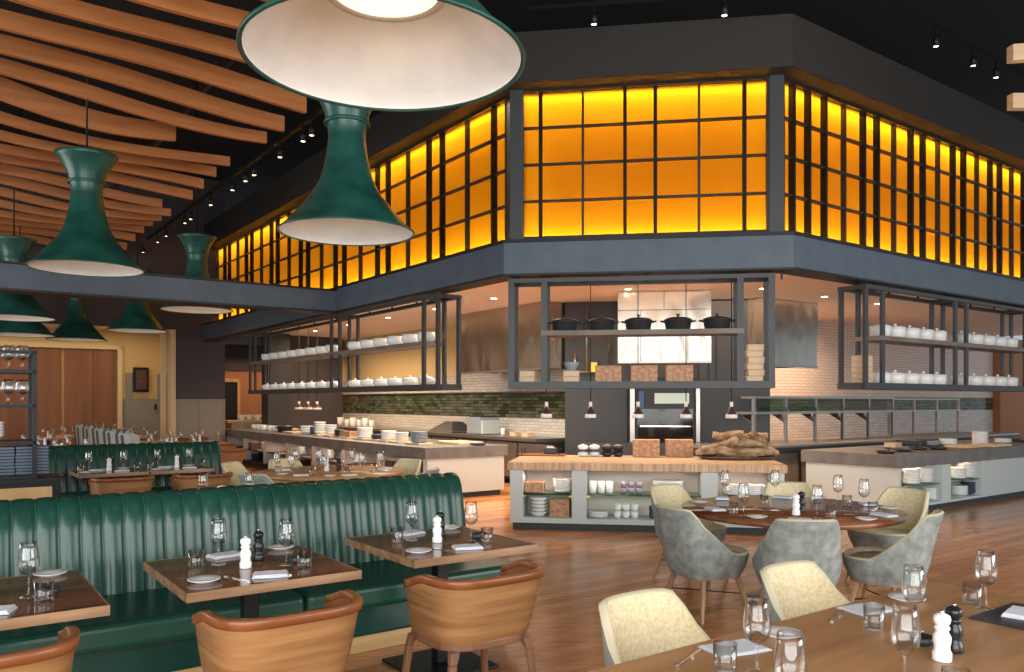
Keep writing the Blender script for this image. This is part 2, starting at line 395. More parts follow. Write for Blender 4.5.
struct('wall_recess_wainscot', MB().bx(-.7, 1.4, -.03, 0, 0, 1.66), 'taupe', RB, AR)
struct('wall_recess_side', MB().bx(.5, .7, -2.7, 0, 0, 4), 'ochre', RB, AR)
# panelled sliding doors of the closet wall
for k, (a, b_) in enumerate([(-4.3, -2.95), (-2.95, -2.2), (-2.15, -1.45), (-1.45, -.86)]):
    g = MB().bx(a+.01, b_-.01, -.07, -.02, 0, 3.02)
    n_ = int((b_-a)/.42)
    for j in range(1, n_): g.bx(a+j*(b_-a)/n_-.004, a+j*(b_-a)/n_+.004, -.078, -.07, .02, 3.0)
    struct('door_%d' % (k+1), g, 'closet_wood', RB, AR)
trim(MB().bx(-.84, -.72, -.12, 0, 0, 3.15).bx(-9.2, -.72, -.12, 0, 3.03, 3.15), 'cream_frame', RB, AR)
g = MB().bx(.22, .48, -.05, -.0, 0, 2.38); d_ = struct('door_5', g, 'taupe', RB, AR)
MB().bx(.13, .17, -.11, -.0, 1.35, 1.5).build('door_handle', 'black_metal', d_)
# passage and warm wall right of the wainscot
PW = BW+V*1.25+U*2.0
struct('wall_passage', MB().bx(-.3, 7.5, 0, .2, 0, HF+3), 'orange_wall', PW, AR)
struct('wall_passage_upper', MB().bx(-.3, 7.5, -.06, 0, 2.5, HK), 'purple_grey', PW, AR)
g = MB().bx(.22, .92, -.05, .0, 0, 2.15); d_ = struct('door_6', g, 'black_trim', PW, AR)
MB().bx(.14, .22, -.09, 0, 0, 2.25).bx(.92, 1.0, -.09, 0, 0, 2.25).bx(.14, 1.0, -.09, 0, 2.15, 2.25).build('door_frame', 'cabinet_wood', d_)
q = D(268, 21.2); struct('wall_kitchen_pier', MB().bx(0, .6, 0, .5, 0, HK), 'dark_panel', q, AR)
q = D(288, 22.0); struct('wall_kitchen_far', MB().bx(0, 1.6, 0, .2, 0, HK), 'purple_grey', q, AR)
# warm downlights of the kitchen ceiling
k = 0
spots = []
for s_ in range(6):
    for d_ in (.9, 2.2):
        spots.append((loc(CL, AL, -1.4-s_*2.0, d_), 'left kitchen run'))
for s_ in range(4):
    for d_ in (1.0, 2.3, 3.6):
        spots.append((loc(CR, AR, .8+s_*1.7, d_), 'right kitchen run'))
for s_ in (.35, 1.8, 3.1): spots.append((loc(CL, AC, s_, .9), 'middle kitchen bay'))
cnt = {}
dl = MB().lathe([(.0, -.004), (.05, -.004), (.055, -.006), (.07, -.006), (.07, .0)], 20).build('downlight', 'cubby')
MB().lathe([(0, -.009), (.05, -.009)], 20).build('lens', 'downlight', dl); tag(dl, 'x', 'downlight')
dl['label'] = 'x'
for p, where in spots:
    cnt[where] = cnt.get(where, 0)+1
    inst(dl, p, HK-.002, 0, 'recessed downlight in the %s, %s from its corner' % (where, ORD[cnt[where]-1]), 'recessed downlights in the kitchen ceiling')
def warm(name, p, z, sx, sy, pw, ang, col=(1, .68, .42), spread=150):
    l = bpy.data.lights.new(name, 'AREA'); l.shape = 'RECTANGLE'; l.size = sx; l.size_y = sy; l.energy = pw; l.color = col; l.spread = R(spread)
    o = bpy.data.objects.new(name, l); C.objects.link(o); o.location = (p.x, p.y, z); o.rotation_euler = (0, 0, ang)
warm('kitchen_downlights_left', loc(CL, AL, -4.2, 1.5), HK-.03, 7, .8, 280, AL, (1, .80, .60))
warm('kitchen_downlights_far', loc(CL, AL, -10.5, 2.5), HK-.03, 4, 1.2, 130, AL)
warm('kitchen_downlights_right', loc(CR, AR, 3.9, 3.6), HK-.03, 7, 1.5, 330, AR, (1, .66, .42))
warm('kitchen_downlights_middle', loc(CL, AC, 1.9, 2.2), HK-.03, 3.2, .8, 75, AC, (1, .85, .68))
warm('recess_lamps', RB-V*4-U*1.3, 3.9, 8, .8, 85, AR, (1, .78, .5))
warm('passage_lamp', PW+V*1.8-U*.9, HF-.1, 3, .6, 35, AR)

# ------------------------------------------------------------------ wave ceiling of timber fins, spot tracks
E0 = Vector((-2.40, 9.38))
fins = [(-4.4, .26, 0), (-3.65, .26, 0), (-2.95, .27, 0), (-2.25, .26, 0), (-1.5, .25, 0), (-.75, .25, 0), (0, .27, 0), (.72, .26, 0), (1.38, .22, 0), (2.15, .36, -.95),
        (3.0, .2, 0), (3.68, .2, 0), (4.35, .2, 0), (5.0, .2, 0), (5.8, .2, -.3), (6.5, .2, 0), (7.25, .2, 0), (8.0, .2, 0), (8.8, .2, 0), (9.6, .2, 0), (10.5, .2, 0), (11.4, .2, 0)]
for i, (tt, hh, ex) in enumerate(fins):
    g = MB(); n_ = 24; top = []; bot = []
    L = 3.3; ph = i*.9; rows = []
    for k in range(n_+1):
        s_ = k/n_; x = -L+(L+ex)*s_
        wob = .05*math.sin(1.5*s_*math.pi+ph)+.17*(1-s_)**2
        z0 = 5.0+wob; z1 = z0+hh*.70*(1+.10*math.sin(3*s_+ph))
        off = .03*math.sin(ph+s_*2)
        rows.append([(x, off-.03, z0), (x, off+.03, z0), (x, off+.03, z1), (x, off-.03, z1)])
    g.grid(rows, closed=True, smooth=False); g.f += [[0, 1, 2, 3], [4*n_+3, 4*n_+2, 4*n_+1, 4*n_]]; g.sm += [False, False]
    o = g.build('ceiling_fin', 'slat'); at(o, E0+U*tt, 0, AR)
    nm = ['nearest the camera', 'second nearest the camera', 'third nearest the camera', 'fourth nearest the camera', 'fifth nearest the camera'] 
    tag(o, ('wavy orange timber ceiling fin at upper left, %s from the front' % ORD[i]) if i < 20 else ('wavy timber ceiling fin at the far end of the row, %s' % ('last but one' if i == 20 else 'the very last')), 'ceiling fin', 'wavy timber fins of the hung ceiling')
for side, x0 in (('left', -3.1),):
    g = MB().bx(-.03, .03, -5, 12, 5.3, 5.38)
    o = g.build('hanging_rail', 'black_metal'); at(o, E0+V*(-.9), 0, AR); tag(o, 'long black rail carrying the wavy timber fins, near their right ends', 'rail')
    g = MB().bx(-.03, .03, -5, 12, 5.3, 5.38)
    o = g.build('hanging_rail', 'black_metal'); at(o, E0+V*x0, 0, AR); tag(o, 'long black rail carrying the wavy timber fins, at their left ends', 'rail')
fr_ = [(1010, 62, 5.2), (1010, 113, 4.9)]
for i, (px, py, z) in enumerate(fr_):
    y = F*(z-EYE)/(HZ-py); g = MB(); rows = []
    for k in range(13):
        s_ = k/12; zz = .05*math.sin(2*s_*math.pi+i)
        rows.append([(3*s_, -.05, zz), (3*s_, .05, zz), (3*s_, .05, .17+zz), (3*s_, -.05, .17+zz)])
    g.grid(rows, closed=True, smooth=False); g.f += [[0, 1, 2, 3], [51, 50, 49, 48]]; g.sm += [False, False]
    o = g.build('ceiling_fin', 'board'); at(o, D(px, y), z, R(5))
    tag(o, 'pale timber ceiling fin at the upper right edge, the %s of two' % ['higher', 'lower'][i], 'ceiling fin', 'pale fins of the right ceiling')
    MB().tube([(.6, 0, .17), (.6, 0, 7.4-z)], .008).build('hanger', 'black_metal', o)
spot0 = empty('track_spotlight')
MB().lathe([(0, .0), (.035, 0), (.04, -.02), (.04, -.13), (.036, -.13), (.034, -.12), (0, -.12)], 16).build('can', 'black_metal', spot0)
MB().lathe([(0, -.124), (.03, -.124)], 16).build('lens', 'lamp_bulb', spot0)
MB().bx(-.012, .012, -.012, .012, 0, .1).build('bracket', 'black_metal', spot0)
tag(spot0, 'x', 'spotlight')
def up(px, py, z):
    y = F*(z-EYE)/(HZ-py); return D(px, y)
lt = [(345, 104), (326, 121), (311, 135), (302, 141), (280, 157), (253, 175), (248, 181), (231, 190), (213, 205), (186, 219), (182, 223), (165, 236), (155, 242), (141, 252)]
TO = up(303, 141, 5.3)
for i, (px, py) in enumerate(lt):
    y = up(px, py, 5.3).y; p = TO+U*((y-TO.y)/U.y)
    inst(spot0, p, 5.42, 0, 'black track spotlight above the left wing of amber windows, %s from the front' % ORD[i], 'spotlights of the left track')
o = MB().bx(-.03, .03, -3, 10, 5.52, 5.56).build('spotlight_track', 'black_metal'); at(o, TO, 0, AR); tag(o, 'black lighting track beside the wavy timber fins at upper left', 'lighting track')
TC = up(594, 24, 6.0)
o = MB().bx(-.8, 3.0, -.03, .03, 6.20, 6.25).build('spotlight_track', 'black_metal'); at(o, TC, 0, AC); tag(o, 'black lighting track over the middle amber window band', 'lighting track')
for i, px in enumerate((594, 718)):
    p = loc(TC, AC, [0, 1.48][i], 0); inst(spot0, p, 6.12, 0, ['left', 'right'][i]+' spotlight on the track over the middle amber windows', 'spotlights of the middle track')
TQ = up(936, 46, 6.3)
o = MB().bx(-1.6, 4, -.03, .03, 6.52, 6.57).build('spotlight_track', 'black_metal'); at(o, TQ, 0, AR); tag(o, 'black lighting track at upper right over the right amber windows', 'lighting track')
for i, s_ in enumerate((0, 1.05, 1.75)):
    inst(spot0, TQ+V*s_, 6.42, 0, 'spotlight on the upper right track, %s from the left' % ORD[i], 'spotlights of the right track')

# ------------------------------------------------------------------ horn pendants
horn = [(.605, 0), (.60, .012), (.545, .06), (.445, .178), (.32, .325), (.25, .45), (.215, .56), (.185, .70), (.166, .857), (.172, .95), (.185, .99), (.20, 1.08), (.245, 1.18), (.30, 1.27), (.335, 1.315)]
pen0 = empty('horn_pendant')
MB().lathe(horn+[(.325, 1.318)]+[(.20, 1.22), (.12, 1.12), (0, 1.10)], 56).build('shade', 'green_enamel', pen0)
MB().lathe([(r-.012, z+.004) for r, z in horn[:9]]+[(0, .90)], 56).build('lining', 'lamp_white', pen0)
MB().lathe([(.598, -.004), (.612, -.004), (.614, .008), (.604, .012), (.598, .006)], 56, close=True).build('rim', 'green_enamel', pen0)
MB().lathe([(.188, .975), (.204, .975), (.208, .99), (.204, 1.005), (.188, 1.005)], 40, close=True).build('collar_ring', 'green_enamel', pen0)
MB().lathe([(0, .30), (.235, .30)], 40).build('diffuser', 'lamp_glow', pen0)
MB().lathe([(.235, .292), (.27, .292), (.27, .32), (.235, .32)], 40, close=True).build('diffuser_ring', 'lamp_white', pen0)
MB().lathe([(.0, 1.42), (.018, 1.40), (.03, 1.34), (.10, 1.22)], 16).build('finial', 'brass', pen0)
tag(pen0, 'x', 'pendant lamp')
pend = [(385, 3.50, 1.485, 'huge green horn pendant lamp cut by the top edge, nearest the camera'),
        (347, 7.3, 1.53, 'green horn pendant lamp hanging just behind and below the huge nearest one'),
        (87, 9.3, 1.53, 'green horn pendant lamp hanging in front of the grey beam at left'),
        (197, 14.4, 1.63, 'green horn pendant lamp behind the beam, left of the amber windows'),
        (137.5, 17.2, 1.50, 'dark horn pendant lamp behind the beam, in front of the yellow recess'),
        (77, 18.0, 1.37, 'dark horn pendant lamp behind the beam, above the wooden closets'),
        (14, 13.4, 1.385, 'dark horn pendant lamp at the left edge behind the beam, nearer of two overlapping'),
        (20, 16.0, 1.315, 'dark horn pendant lamp at the left edge, lower and farther of the two overlapping')]
for i, (px, y, dh, lb) in enumerate(pend):
    o = inst(pen0, D(px, y), EYE+dh, 0, lb, 'green horn pendant lamps')
for i, (px, y, dh, lb) in enumerate(pend):   # each cord is a part of its lamp
    o = [q for q in C.objects if q.get('label') == lb][0]
    MB().tube([(0, 0, 1.38), (0, 0, 7.4-EYE-dh)], .011).build('cord', 'black_metal', o)
# ------------------------------------------------------------------ tableware prototypes
def proto(name, prof, m, seg=28, close=True):
    return MB().lathe(prof, seg, close=close).build(name, m)
wine0 = MB().lathe([(0, 0), (.036, 0), (.037, .0025), (.012, .006), (.0045, .014), (.0038, .05), (.0042, .085), (.010, .094), (.026, .104), (.038, .122), (.0425, .145), (.041, .175), (.036, .21), (.0325, .238),
    (.0313, .238), (.0347, .21), (.0397, .175), (.0412, .145), (.0368, .123), (.025, .1065), (.008, .099), (0, .098)], 28).build('wine_glass', 'glass')
tumb0 = MB().lathe([(0, 0), (.034, 0), (.0355, .004), (.038, .088), (.0368, .088), (.0340, .013), (.030, .010), (0, .010)], 28).build('tumbler', 'glass')
plate0 = MB().lathe([(0, 0), (.045, 0), (.048, .004), (.072, .012), (.075, .015), (.0735, .0165), (.046, .0075), (0, .0065)], 36).build('side_plate', 'plate_white')
wine0['category'] = 'wine glass'; tumb0['category'] = 'glass'; plate0['category'] = 'plate'
mprof = [(0, 0), (.031, 0), (.032, .004), (.032, .03), (.027, .036), (.026, .05), (.030, .07), (.030, .085), (.022, .10), (.021, .106), (.026, .11), (.026, .118), (.020, .124)]
hprof = [(.020, .124), (.027, .132), (.029, .145), (.026, .158), (.014, .164), (.008, .167), (0, .168)]
def mill(name, m):
    o = empty(name); k9 = .93
    mprof = [(r*k9, z*k9) for r, z in globals()['mprof']]; hprof = [(r*k9, z*k9) for r, z in globals()['hprof']]
    MB().lathe(mprof, 24).build('body', m, o); MB().lathe(hprof, 24).build('head', m, o)
    MB().lathe([(0, .155), (.006, .156), (.007, .162), (0, .165)], 12).build('knob', 'steel_cutlery', o); o['category'] = name.split('_')[1]; return o
salt0 = mill('salt_mill', 'mill_white'); pepp0 = mill('pepper_mill', 'mill_black')
salt0['category'] = 'salt mill'; pepp0['category'] = 'pepper mill'
def napkin_proto():
    g = MB()
    for k in range(4):
        z = k*.004; n_ = 9; rows = []
        sx, sy = .085-.003*k, .058-.002*k
        for i in range(n_):
            x = -sx+2*sx*i/(n_-1); rows.append([(x, -sy+.002*math.sin(i+k), z), (x, -sy, z+.0036), (x, sy, z+.0036+.001*math.sin(i*1.3+k)), (x, sy, z)])
        k0 = len(g.v); g.grid(rows, closed=True, smooth=False)
        g.f += [[k0, k0+1, k0+2, k0+3], [k0+4*n_-1, k0+4*n_-2, k0+4*n_-3, k0+4*n_-4]]; g.sm += [False, False]
    return g.build('napkin', 'linen', bevel=.0015, seg=1)
nap0 = napkin_proto(); nap0['category'] = 'napkin'
def fork_proto():
    o = MB()
    o.prism([(-.006, -.095), (.006, -.095), (.004, -.02), (.0035, .035), (.011, .055), (.011, .095), (.008, .095), (.008, .062), (.004, .062), (.004, .095), (.001, .095), (.001, .062), (-.003, .062), (-.003, .095), (-.006, .095), (-.006, .062), (-.010, .062), (-.010, .095), (-.012, .095), (-.012, .055), (-.0035, .035), (-.004, -.02)], 0, .0025)
    return o.build('fork', 'steel_cutlery')
fork0 = fork_proto(); fork0['category'] = 'fork'
knife0 = MB().prism([(-.007, -.105), (.007, -.105), (.005, 0), (.009, .01), (.009, .08), (.002, .11), (-.006, .10), (-.006, .01), (-.005, 0)], 0, .003).build('knife', 'steel_cutlery'); knife0['category'] = 'knife'
dish0 = MB().lathe([(0, 0), (.03, 0), (.036, .006), (.040, .03), (.038, .03), (.033, .009), (0, .006)], 24).build('small_dish', 'cast_iron'); dish0['category'] = 'dish'

# ------------------------------------------------------------------ chairs
def sup(phi, a, b, e=2.6):
    c, s = math.sin(phi), -math.cos(phi)      # phi = 0 is the back (-y)
    r = (abs(c/a)**e+abs(s/b)**e)**(-1/e); return r*c, r*s
def smooth01(t): t = max(0, min(1, t)); return t*t*(3-2*t)
def barrel_chair(label):
    o = empty('barrel_chair'); tag(o, label, 'chair', 'wooden barrel chairs')
    a, b = .302, .29; pm = R(118); n_ = 44; nv = 10
    def H(p): return .782-.06*smooth01((abs(p)-R(80))/R(45))
    def Zb(p): return .466
    outer, inner = [], []
    for j in range(nv+1):
        s_ = j/nv; ro, ri = [], []
        for i in range(n_+1):
            p = -pm+2*pm*i/n_; z = Zb(p)+(H(p)-Zb(p))*s_; k = .84+.16*s_**.7
            x, y = sup(p, a*k, b*k, 3.6); ro.append((x, y-.035*s_, z)); x, y = sup(p, a*k-.014, b*k-.014, 3.6); ri.append((x, y-.035*s_, z))
        outer.append(ro); inner.append(ri)
    g = MB().grid(outer+inner[::-1]+[outer[0]])
    for e_ in (0, -1): 
        k0 = len(g.v); ring = [r[e_] for r in outer]+[r[e_] for r in inner[::-1]]; g.add(ring, [tuple(range(len(ring)))])
    g.build('back_panel', 'chair_panel', o)
    g = MB(); g.grid([[(x*.985, y*.985+.0, z) for x, y, z in r] for r in inner]); g.build('lining', 'chair_rail', o)
    rail = []
    for i in range(n_+1):
        p = -pm+2*pm*i/n_; z = H(p); pts = []
        for (dr, dz) in ((.006, -.036), (.010, -.004), (.004, .004), (-.022, .004), (-.028, -.004), (-.020, -.036)):
            x, y = sup(p, a+dr, b+dr, 3.6); pts.append((x, y-.035, z+dz))
        rail.append(pts)
    g = MB().grid(rail, closed=True); m_ = 6; k = len(rail)-1
    g.f += [list(range(m_)), [k*m_+q for q in range(m_)][::-1]]; g.sm += [False]*2
    g.build('top_rail', 'chair_rail', o)
    g = MB(); prof = []
    for j in range(25):
        p = 2*math.pi*j/24; prof.append(sup(p, .262, .248, 3.2))
    g.prism(prof[:-1], .435, .475); g.build('seat_frame', 'chair_leg', o, bevel=.008)
    g = MB(); rows = []
    for (k, z) in ((.96, .476), (1.0, .49), (1.0, .515), (.94, .53), (.5, .536), (.02, .537)):
        rows.append([(sup(2*math.pi*i/28, .235*k, .225*k)[0], sup(2*math.pi*i/28, .235*k, .225*k)[1], z) for i in range(28)])
    g.grid(rows, closed=True); g.build('seat', 'green_leather_seat', o)
    for sx, sy in ((-1, -1), (1, -1), (-1, 1), (1, 1)):
        g = MB(); g.taper((sx*.265, sy*.235, 0), (sx*.222, sy*.205, .38), .026, .026, .036, .036); g.taper((sx*.222, sy*.205, .38), (sx*.205, sy*.19, .437), .036, .036, .048, .044)
        g.build('leg', 'chair_leg', o, bevel=.006)
    return o
def shell_chair(label):
    o = empty('upholstered_chair'); tag(o, label, 'chair')
    a, b = .285, .285; n_ = 56; nv = 12
    def H(p):
        p = abs((p+math.pi) % (2*math.pi)-math.pi); t_ = max(0, min(1, (p-R(40))/R(66))); return .475+.335*(1-(1-(1-t_)**1.6)*smooth01(t_/.28))
    def K(s_): return .80+.20*math.sin(min(1, s_*1.25)*math.pi/2)
    def ring(s_, off, lean=1):
        r = []
        for i in range(n_):
            p = 2*math.pi*i/n_; h = H(p); z = .30+(h-.30)*s_; zz = (z-.30)/.51
            k = K(min(1, zz*2.2)); x, y = sup(p, a*k-off, b*k-off, 2.9)
            back = max(0, zz-.35); r.append((x*(1-.14*back), y-.13*back*(1 if y < .1 else 0)*smooth01(-y/b*1.2), z))
        return r
    g = MB(); g.grid([ring(j/nv, 0) for j in range(nv+1)], closed=True)
    k = len(g.v); r0 = ring(0, 0); g.add(r0, [tuple(range(n_))]); g.build('outer_shell', 'sage_suede', o)
    g = MB(); g.grid([ring(1, 0), [(x*.985, y*.985, z+.012) for x, y, z in ring(1, .008)], [(x, y, z+.013) for x, y, z in ring(1, .016)], [(x, y, z) for x, y, z in ring(1, .029)]], closed=True); g.build('piped_edge', 'sage_trim', o)
    g = MB(); g.grid([ring(j/nv, .028) for j in range(3, nv+1)], closed=True); g.build('inner_lining', 'cream_fabric', o)
    g = MB(); rows = []
    for (k, z) in ((.9, .38), (1.0, .40), (1.0, .445), (.93, .462), (.5, .468), (.02, .47)):
        rows.append([(sup(2*math.pi*i/28, .245*k, .235*k)[0], sup(2*math.pi*i/28, .245*k, .235*k)[1]+.005, z) for i in range(28)])
    g.grid(rows, closed=True); g.build('seat', 'cream_leather', o)
    for sx, sy in ((-1, -1), (1, -1), (-1, 1), (1, 1)):
        g = MB(); g.taper((sx*.235, sy*.225, 0), (sx*.165, sy*.155, .31), .022, .022, .038, .038); g.build('leg', 'leg_oak', o, bevel=.005)
    g = MB(); g.tube([(-.20, -.19, .17), (.20, .19, .17)], .005, 8); g.build('stretcher', 'black_metal', o)
    g = MB(); g.tube([(.20, -.19, .17), (-.20, .19, .17)], .005, 8); g.build('stretcher', 'black_metal', o)
    return o
def face(d): return math.atan2(-d[0], d[1])
bc0 = barrel_chair('x'); G1 = 'wooden barrel chairs of the green booth'
T = [Vector((-2.27, 3.45)), Vector((-1.352, 4.14)), Vector((-.4375, 4.876))]
for p, lb in (((-.215, 4.0), 'wooden barrel chair drawn up to the right booth table, its whole curved back in view'),
              ((-.99, 3.35), 'wooden barrel chair drawn up to the middle booth table, back to the camera'),
              ((-1.87, 2.79), 'wooden barrel chair at the lower left corner, at the nearest booth table')):
    inst(bc0, p, 0, A36, lb, G1)

# ------------------------------------------------------------------ channelled green banquettes
def banquette(name, label, right_end, length, pitch=.113, hb=1.03):
    "origin at floor, x along V from -length to 0, seat front at y=-.83, back at y=0"
    o = empty(name); at(o, right_end, 0, A36); tag(o, label, 'banquette')
    MB().bx(-length, -.02, -.64, .05, .0, .10).build('plinth', 'plinth_wood', o)
    MB().bx(-length, -.01, -.66, .06, .10, .31).build('seat_base', 'green_leather', o, bevel=.02)
    g = MB(); n_ = max(1, int(round(length/1.55))); w = length/n_
    for k in range(n_):
        MB().bx(-length+k*w+.003, -length+(k+1)*w-.003, -.83, -.10, .315, .465).build('seat_cushion', 'green_leather_seat', o, bevel=.04, seg=4)
    prof = [(-.14, .40), (-.12, .6), (-.075, .85), (-.05, .95), (-.02, 1.0), (.03, 1.03), (.08, 1.015), (.10, .97), (.10, .8), (.09, .05)]
    if hb != 1.03: prof = [(y, z*hb/1.03) for y, z in prof]
    nc = int(length/pitch); wch = length/nc
    g = MB(); rows = []
    for k in range(nc):
        for i in range(9):
            if k and i == 0: continue
            t_ = i/8; bl_ = math.sqrt(max(0, 1-(2*t_-1)**2)); bulge = .026*bl_**.9
            x = -length+(k+t_)*wch; r = []
            for j, (y, z) in enumerate(prof):
                if j < len(prof)-2:
                    nx = Vector((prof[min(j+1, len(prof)-1)][0]-prof[max(j-1, 0)][0], prof[min(j+1, len(prof)-1)][1]-prof[max(j-1, 0)][1])).normalized()
                    r.append((x, y-nx.y*bulge*(1-.55*smooth01((z-.93)/.09)), z+nx.x*bulge*(1-.55*smooth01((z-.93)/.09))))
                else: r.append((x, y, z))
            rows.append(r)
    g.grid(rows)
    for rr_ in (rows[0], rows[-1]): g.add(rr_, [tuple(range(len(rr_)))])
    g.build('back', 'green_leather', o)
    g = MB()
    for k in range(1, nc):
        x = -length+k*wch; g.tube([(x, y-.004, z+.003) for y, z in prof[:7]], .0035, 5)
    g.build('seam_piping', 'seam', o)
    return o
o = banquette('banquette', 'long channelled green leather banquette across the left foreground, behind the three booth tables', T[1]+U*1.20+V*2.02, 4.7)
o = banquette('banquette', 'shorter channelled green leather banquette farther back, in front of the grey striped seating', D(219, 11.25), 2.35)

# ------------------------------------------------------------------ booth tables and their settings
def booth_table(label):
    o = empty('booth_table'); tag(o, label, 'table', 'square booth tables with dark tops')
    MB().bx(-.413, .413, -.43, .43, .712, .75).build('tabletop', 'walnut_top', o)
    g = MB()
    g.bx(-.42, .42, -.438, -.43, .708, .7505).bx(-.42, .42, .43, .438, .708, .7505).bx(-.42, -.413, -.43, .43, .708, .7505).bx(.413, .42, -.43, .43, .708, .7505)
    g.build('edge_band', 'top_edge', o)
    MB().bx(-.038, .038, -.038, .038, .02, .712).build('column', 'black_metal', o, bevel=.004)
    MB().bx(-.26, .26, -.26, .26, 0, .018).build('base_plate', 'black_metal', o, bevel=.004)
    MB().bx(-.2, .2, -.03, .03, .69, .712).bx(-.03, .03, -.2, .2, .69, .712).build('support_cross', 'black_metal', o)
    return o
bt0 = booth_table('x')
def L2W(t, lx, ly, rz=A36): c, s = math.cos(rz), math.sin(rz); return Vector((t[0]+lx*c-ly*s, t[1]+lx*s+ly*c))
def tl(px, py): r = P(px, py, .75)-T[1]; return (r.dot(V), r.dot(U))
setting = [(tumb0, tl(196, 567), 0, 'water tumbler', 'left'), (wine0, tl(218.6, 564.5), 0, 'wine glass', 'left'),
           (salt0, tl(245.6, 568), 0, 'white salt mill', ''), (pepp0, tl(258.5, 560), 0, 'black pepper mill', ''),
           (nap0, tl(225, 556.5), R(12), 'folded white napkin', 'far'), (plate0, tl(204, 582), 0, 'small white side plate', 'near'),
           (plate0, tl(281, 549), 0, 'small white side plate', 'far'), (wine0, tl(286.5, 565), 0, 'wine glass', 'right'),
           (tumb0, tl(304.5, 567.5), 0, 'water tumbler', 'right'), (nap0, tl(270.5, 576), R(-20), 'folded white napkin', 'near'),
           (fork0, tl(237, 579), R(15), 'silver fork', 'near'), (knife0, tl(290, 571), R(-20), 'silver knife', 'near'), (dish0, tl(297, 562.5), 0, 'small dark dish', '')]
TN = ['nearest booth table', 'middle booth table', 'right booth table']
for i, t in enumerate(T):
    inst(bt0, t, 0, A36, ['square booth table with a dark wood top, cut by the left edge of the picture', 'square dark booth table, the middle one of the three along the banquette', 'square dark booth table, the right one, at the end of the long banquette'][i])
    for (pr, (lx, ly), rz, what, sd) in setting:
        if i == 0 and what in ('silver knife', 'black pepper mill'): continue
        jx, jy = (0, 0) if i == 1 else (random.uniform(-.012, .012), random.uniform(-.012, .012))
        p = L2W(t, lx+jx, ly+jy)
        inst(pr, p, .7512, A36+rz, '%s%s on the %s' % (what, {'left': ' at the left', 'right': ' at the right', 'near': ' on the near side', 'far': ' by the banquette', '': ''}[sd], TN[i]), 'settings of the booth tables')

# ------------------------------------------------------------------ the big foreground table and its cream chairs
FC = Vector((1.98, 3.79)); o = empty('dining_table'); at(o, FC, 0, A36); tag(o, 'long brown wooden dining table filling the lower right corner', 'table')
MB().bx(-3.0, 0, -1.15, 0, .71, .75).build('tabletop', 'table_wood', o, bevel=.003)
MB().bx(-2.85, -.15, -1.0, -.15, .66, .71).build('apron', 'chair_leg', o)
for x in (-2.8, -.22):
    for y in (-.98, -.18): MB().taper((x, y, 0), (x, y, .66), .06, .06, .08, .08).build('leg', 'chair_leg', o)
up0 = shell_chair('x')
inst(up0, (.68, 2.98), 0, A36+math.pi, 'cream upholstered chair behind the foreground table, the left and nearer of the two', 'cream chairs at the foreground table')
inst(up0, (1.49, 3.57), 0, A36+math.pi, 'cream upholstered chair behind the foreground table, the right one, before the round table', 'cream chairs at the foreground table')
def on(pr, px, y, rz, label, group='settings of the foreground table'):
    inst(pr, D(px, y), .7512, rz, label, group)
on(wine0, 757, 2.50, 0, 'wine glass on the foreground table in front of the nearer cream chair')
on(wine0, 790, 2.12, 0, 'wine glass cut by the bottom edge of the picture, front of the foreground table')
on(wine0, 905, 2.40, 0, 'large looking wine glass left of the white mill on the foreground table')
on(wine0, 914, 2.98, 0, 'wine glass beside the white plate on the far half of the foreground table')
on(wine0, 986, 3.28, 0, 'wine glass near the far right corner of the foreground table')
on(tumb0, 725, 2.53, 0, 'water tumbler standing before the napkin at the nearer cream chair')
on(tumb0, 874, 2.99, 0, 'water tumbler beside the napkin in front of the farther cream chair')
on(tumb0, 972, 3.36, 0, 'water tumbler near the far corner of the foreground table')
on(tumb0, 956, 2.28, 0, 'water tumbler at the foot of the white mill, cut by the bottom edge')
on(plate0, 781, 2.90, 0, 'white side plate behind the wine glass at the nearer cream chair')
on(plate0, 907, 3.42, 0, 'white side plate at the farther cream chair on the foreground table')
on(plate0, 700, 2.36, 0, 'white side plate at the bottom edge near the tumbler')
inst(nap0, D(735, 2.75), .7512, A36+R(-12), 'pale folded napkin in front of the nearer cream chair', 'settings of the foreground table', scale=(1.25, 1.2, .5))
inst(nap0, D(868, 3.27), .7512, A36+R(-12), 'pale folded napkin in front of the farther cream chair', 'settings of the foreground table', scale=(1.25, 1.2, .5))
on(salt0, 942, 2.63, 0, 'white salt mill standing on the foreground table')
on(pepp0, 954, 2.72, 0, 'black pepper mill behind the white mill on the foreground table')
on(dish0, 922, 2.80, 0, 'small dark dish behind the white mill on the foreground table')
on(knife0, 690, 2.66, A36+R(-70), 'silver knife at the left of the nearer napkin')
on(knife0, 838, 3.17, A36+R(-70), 'silver knife at the left of the farther napkin')
o = MB().bx(-.2, .2, -.14, .14, 0, .006).build('place_mat', 'slate', bevel=.002); at(o, D(1030, 3.14), .7505, A36); tag(o, 'dark slate place mat at the right edge of the foreground table', 'place mat')
inst(nap0, D(1023, 3.16), .757, A36+R(10), 'folded white napkin on the dark slate mat at the right edge', 'settings of the foreground table')

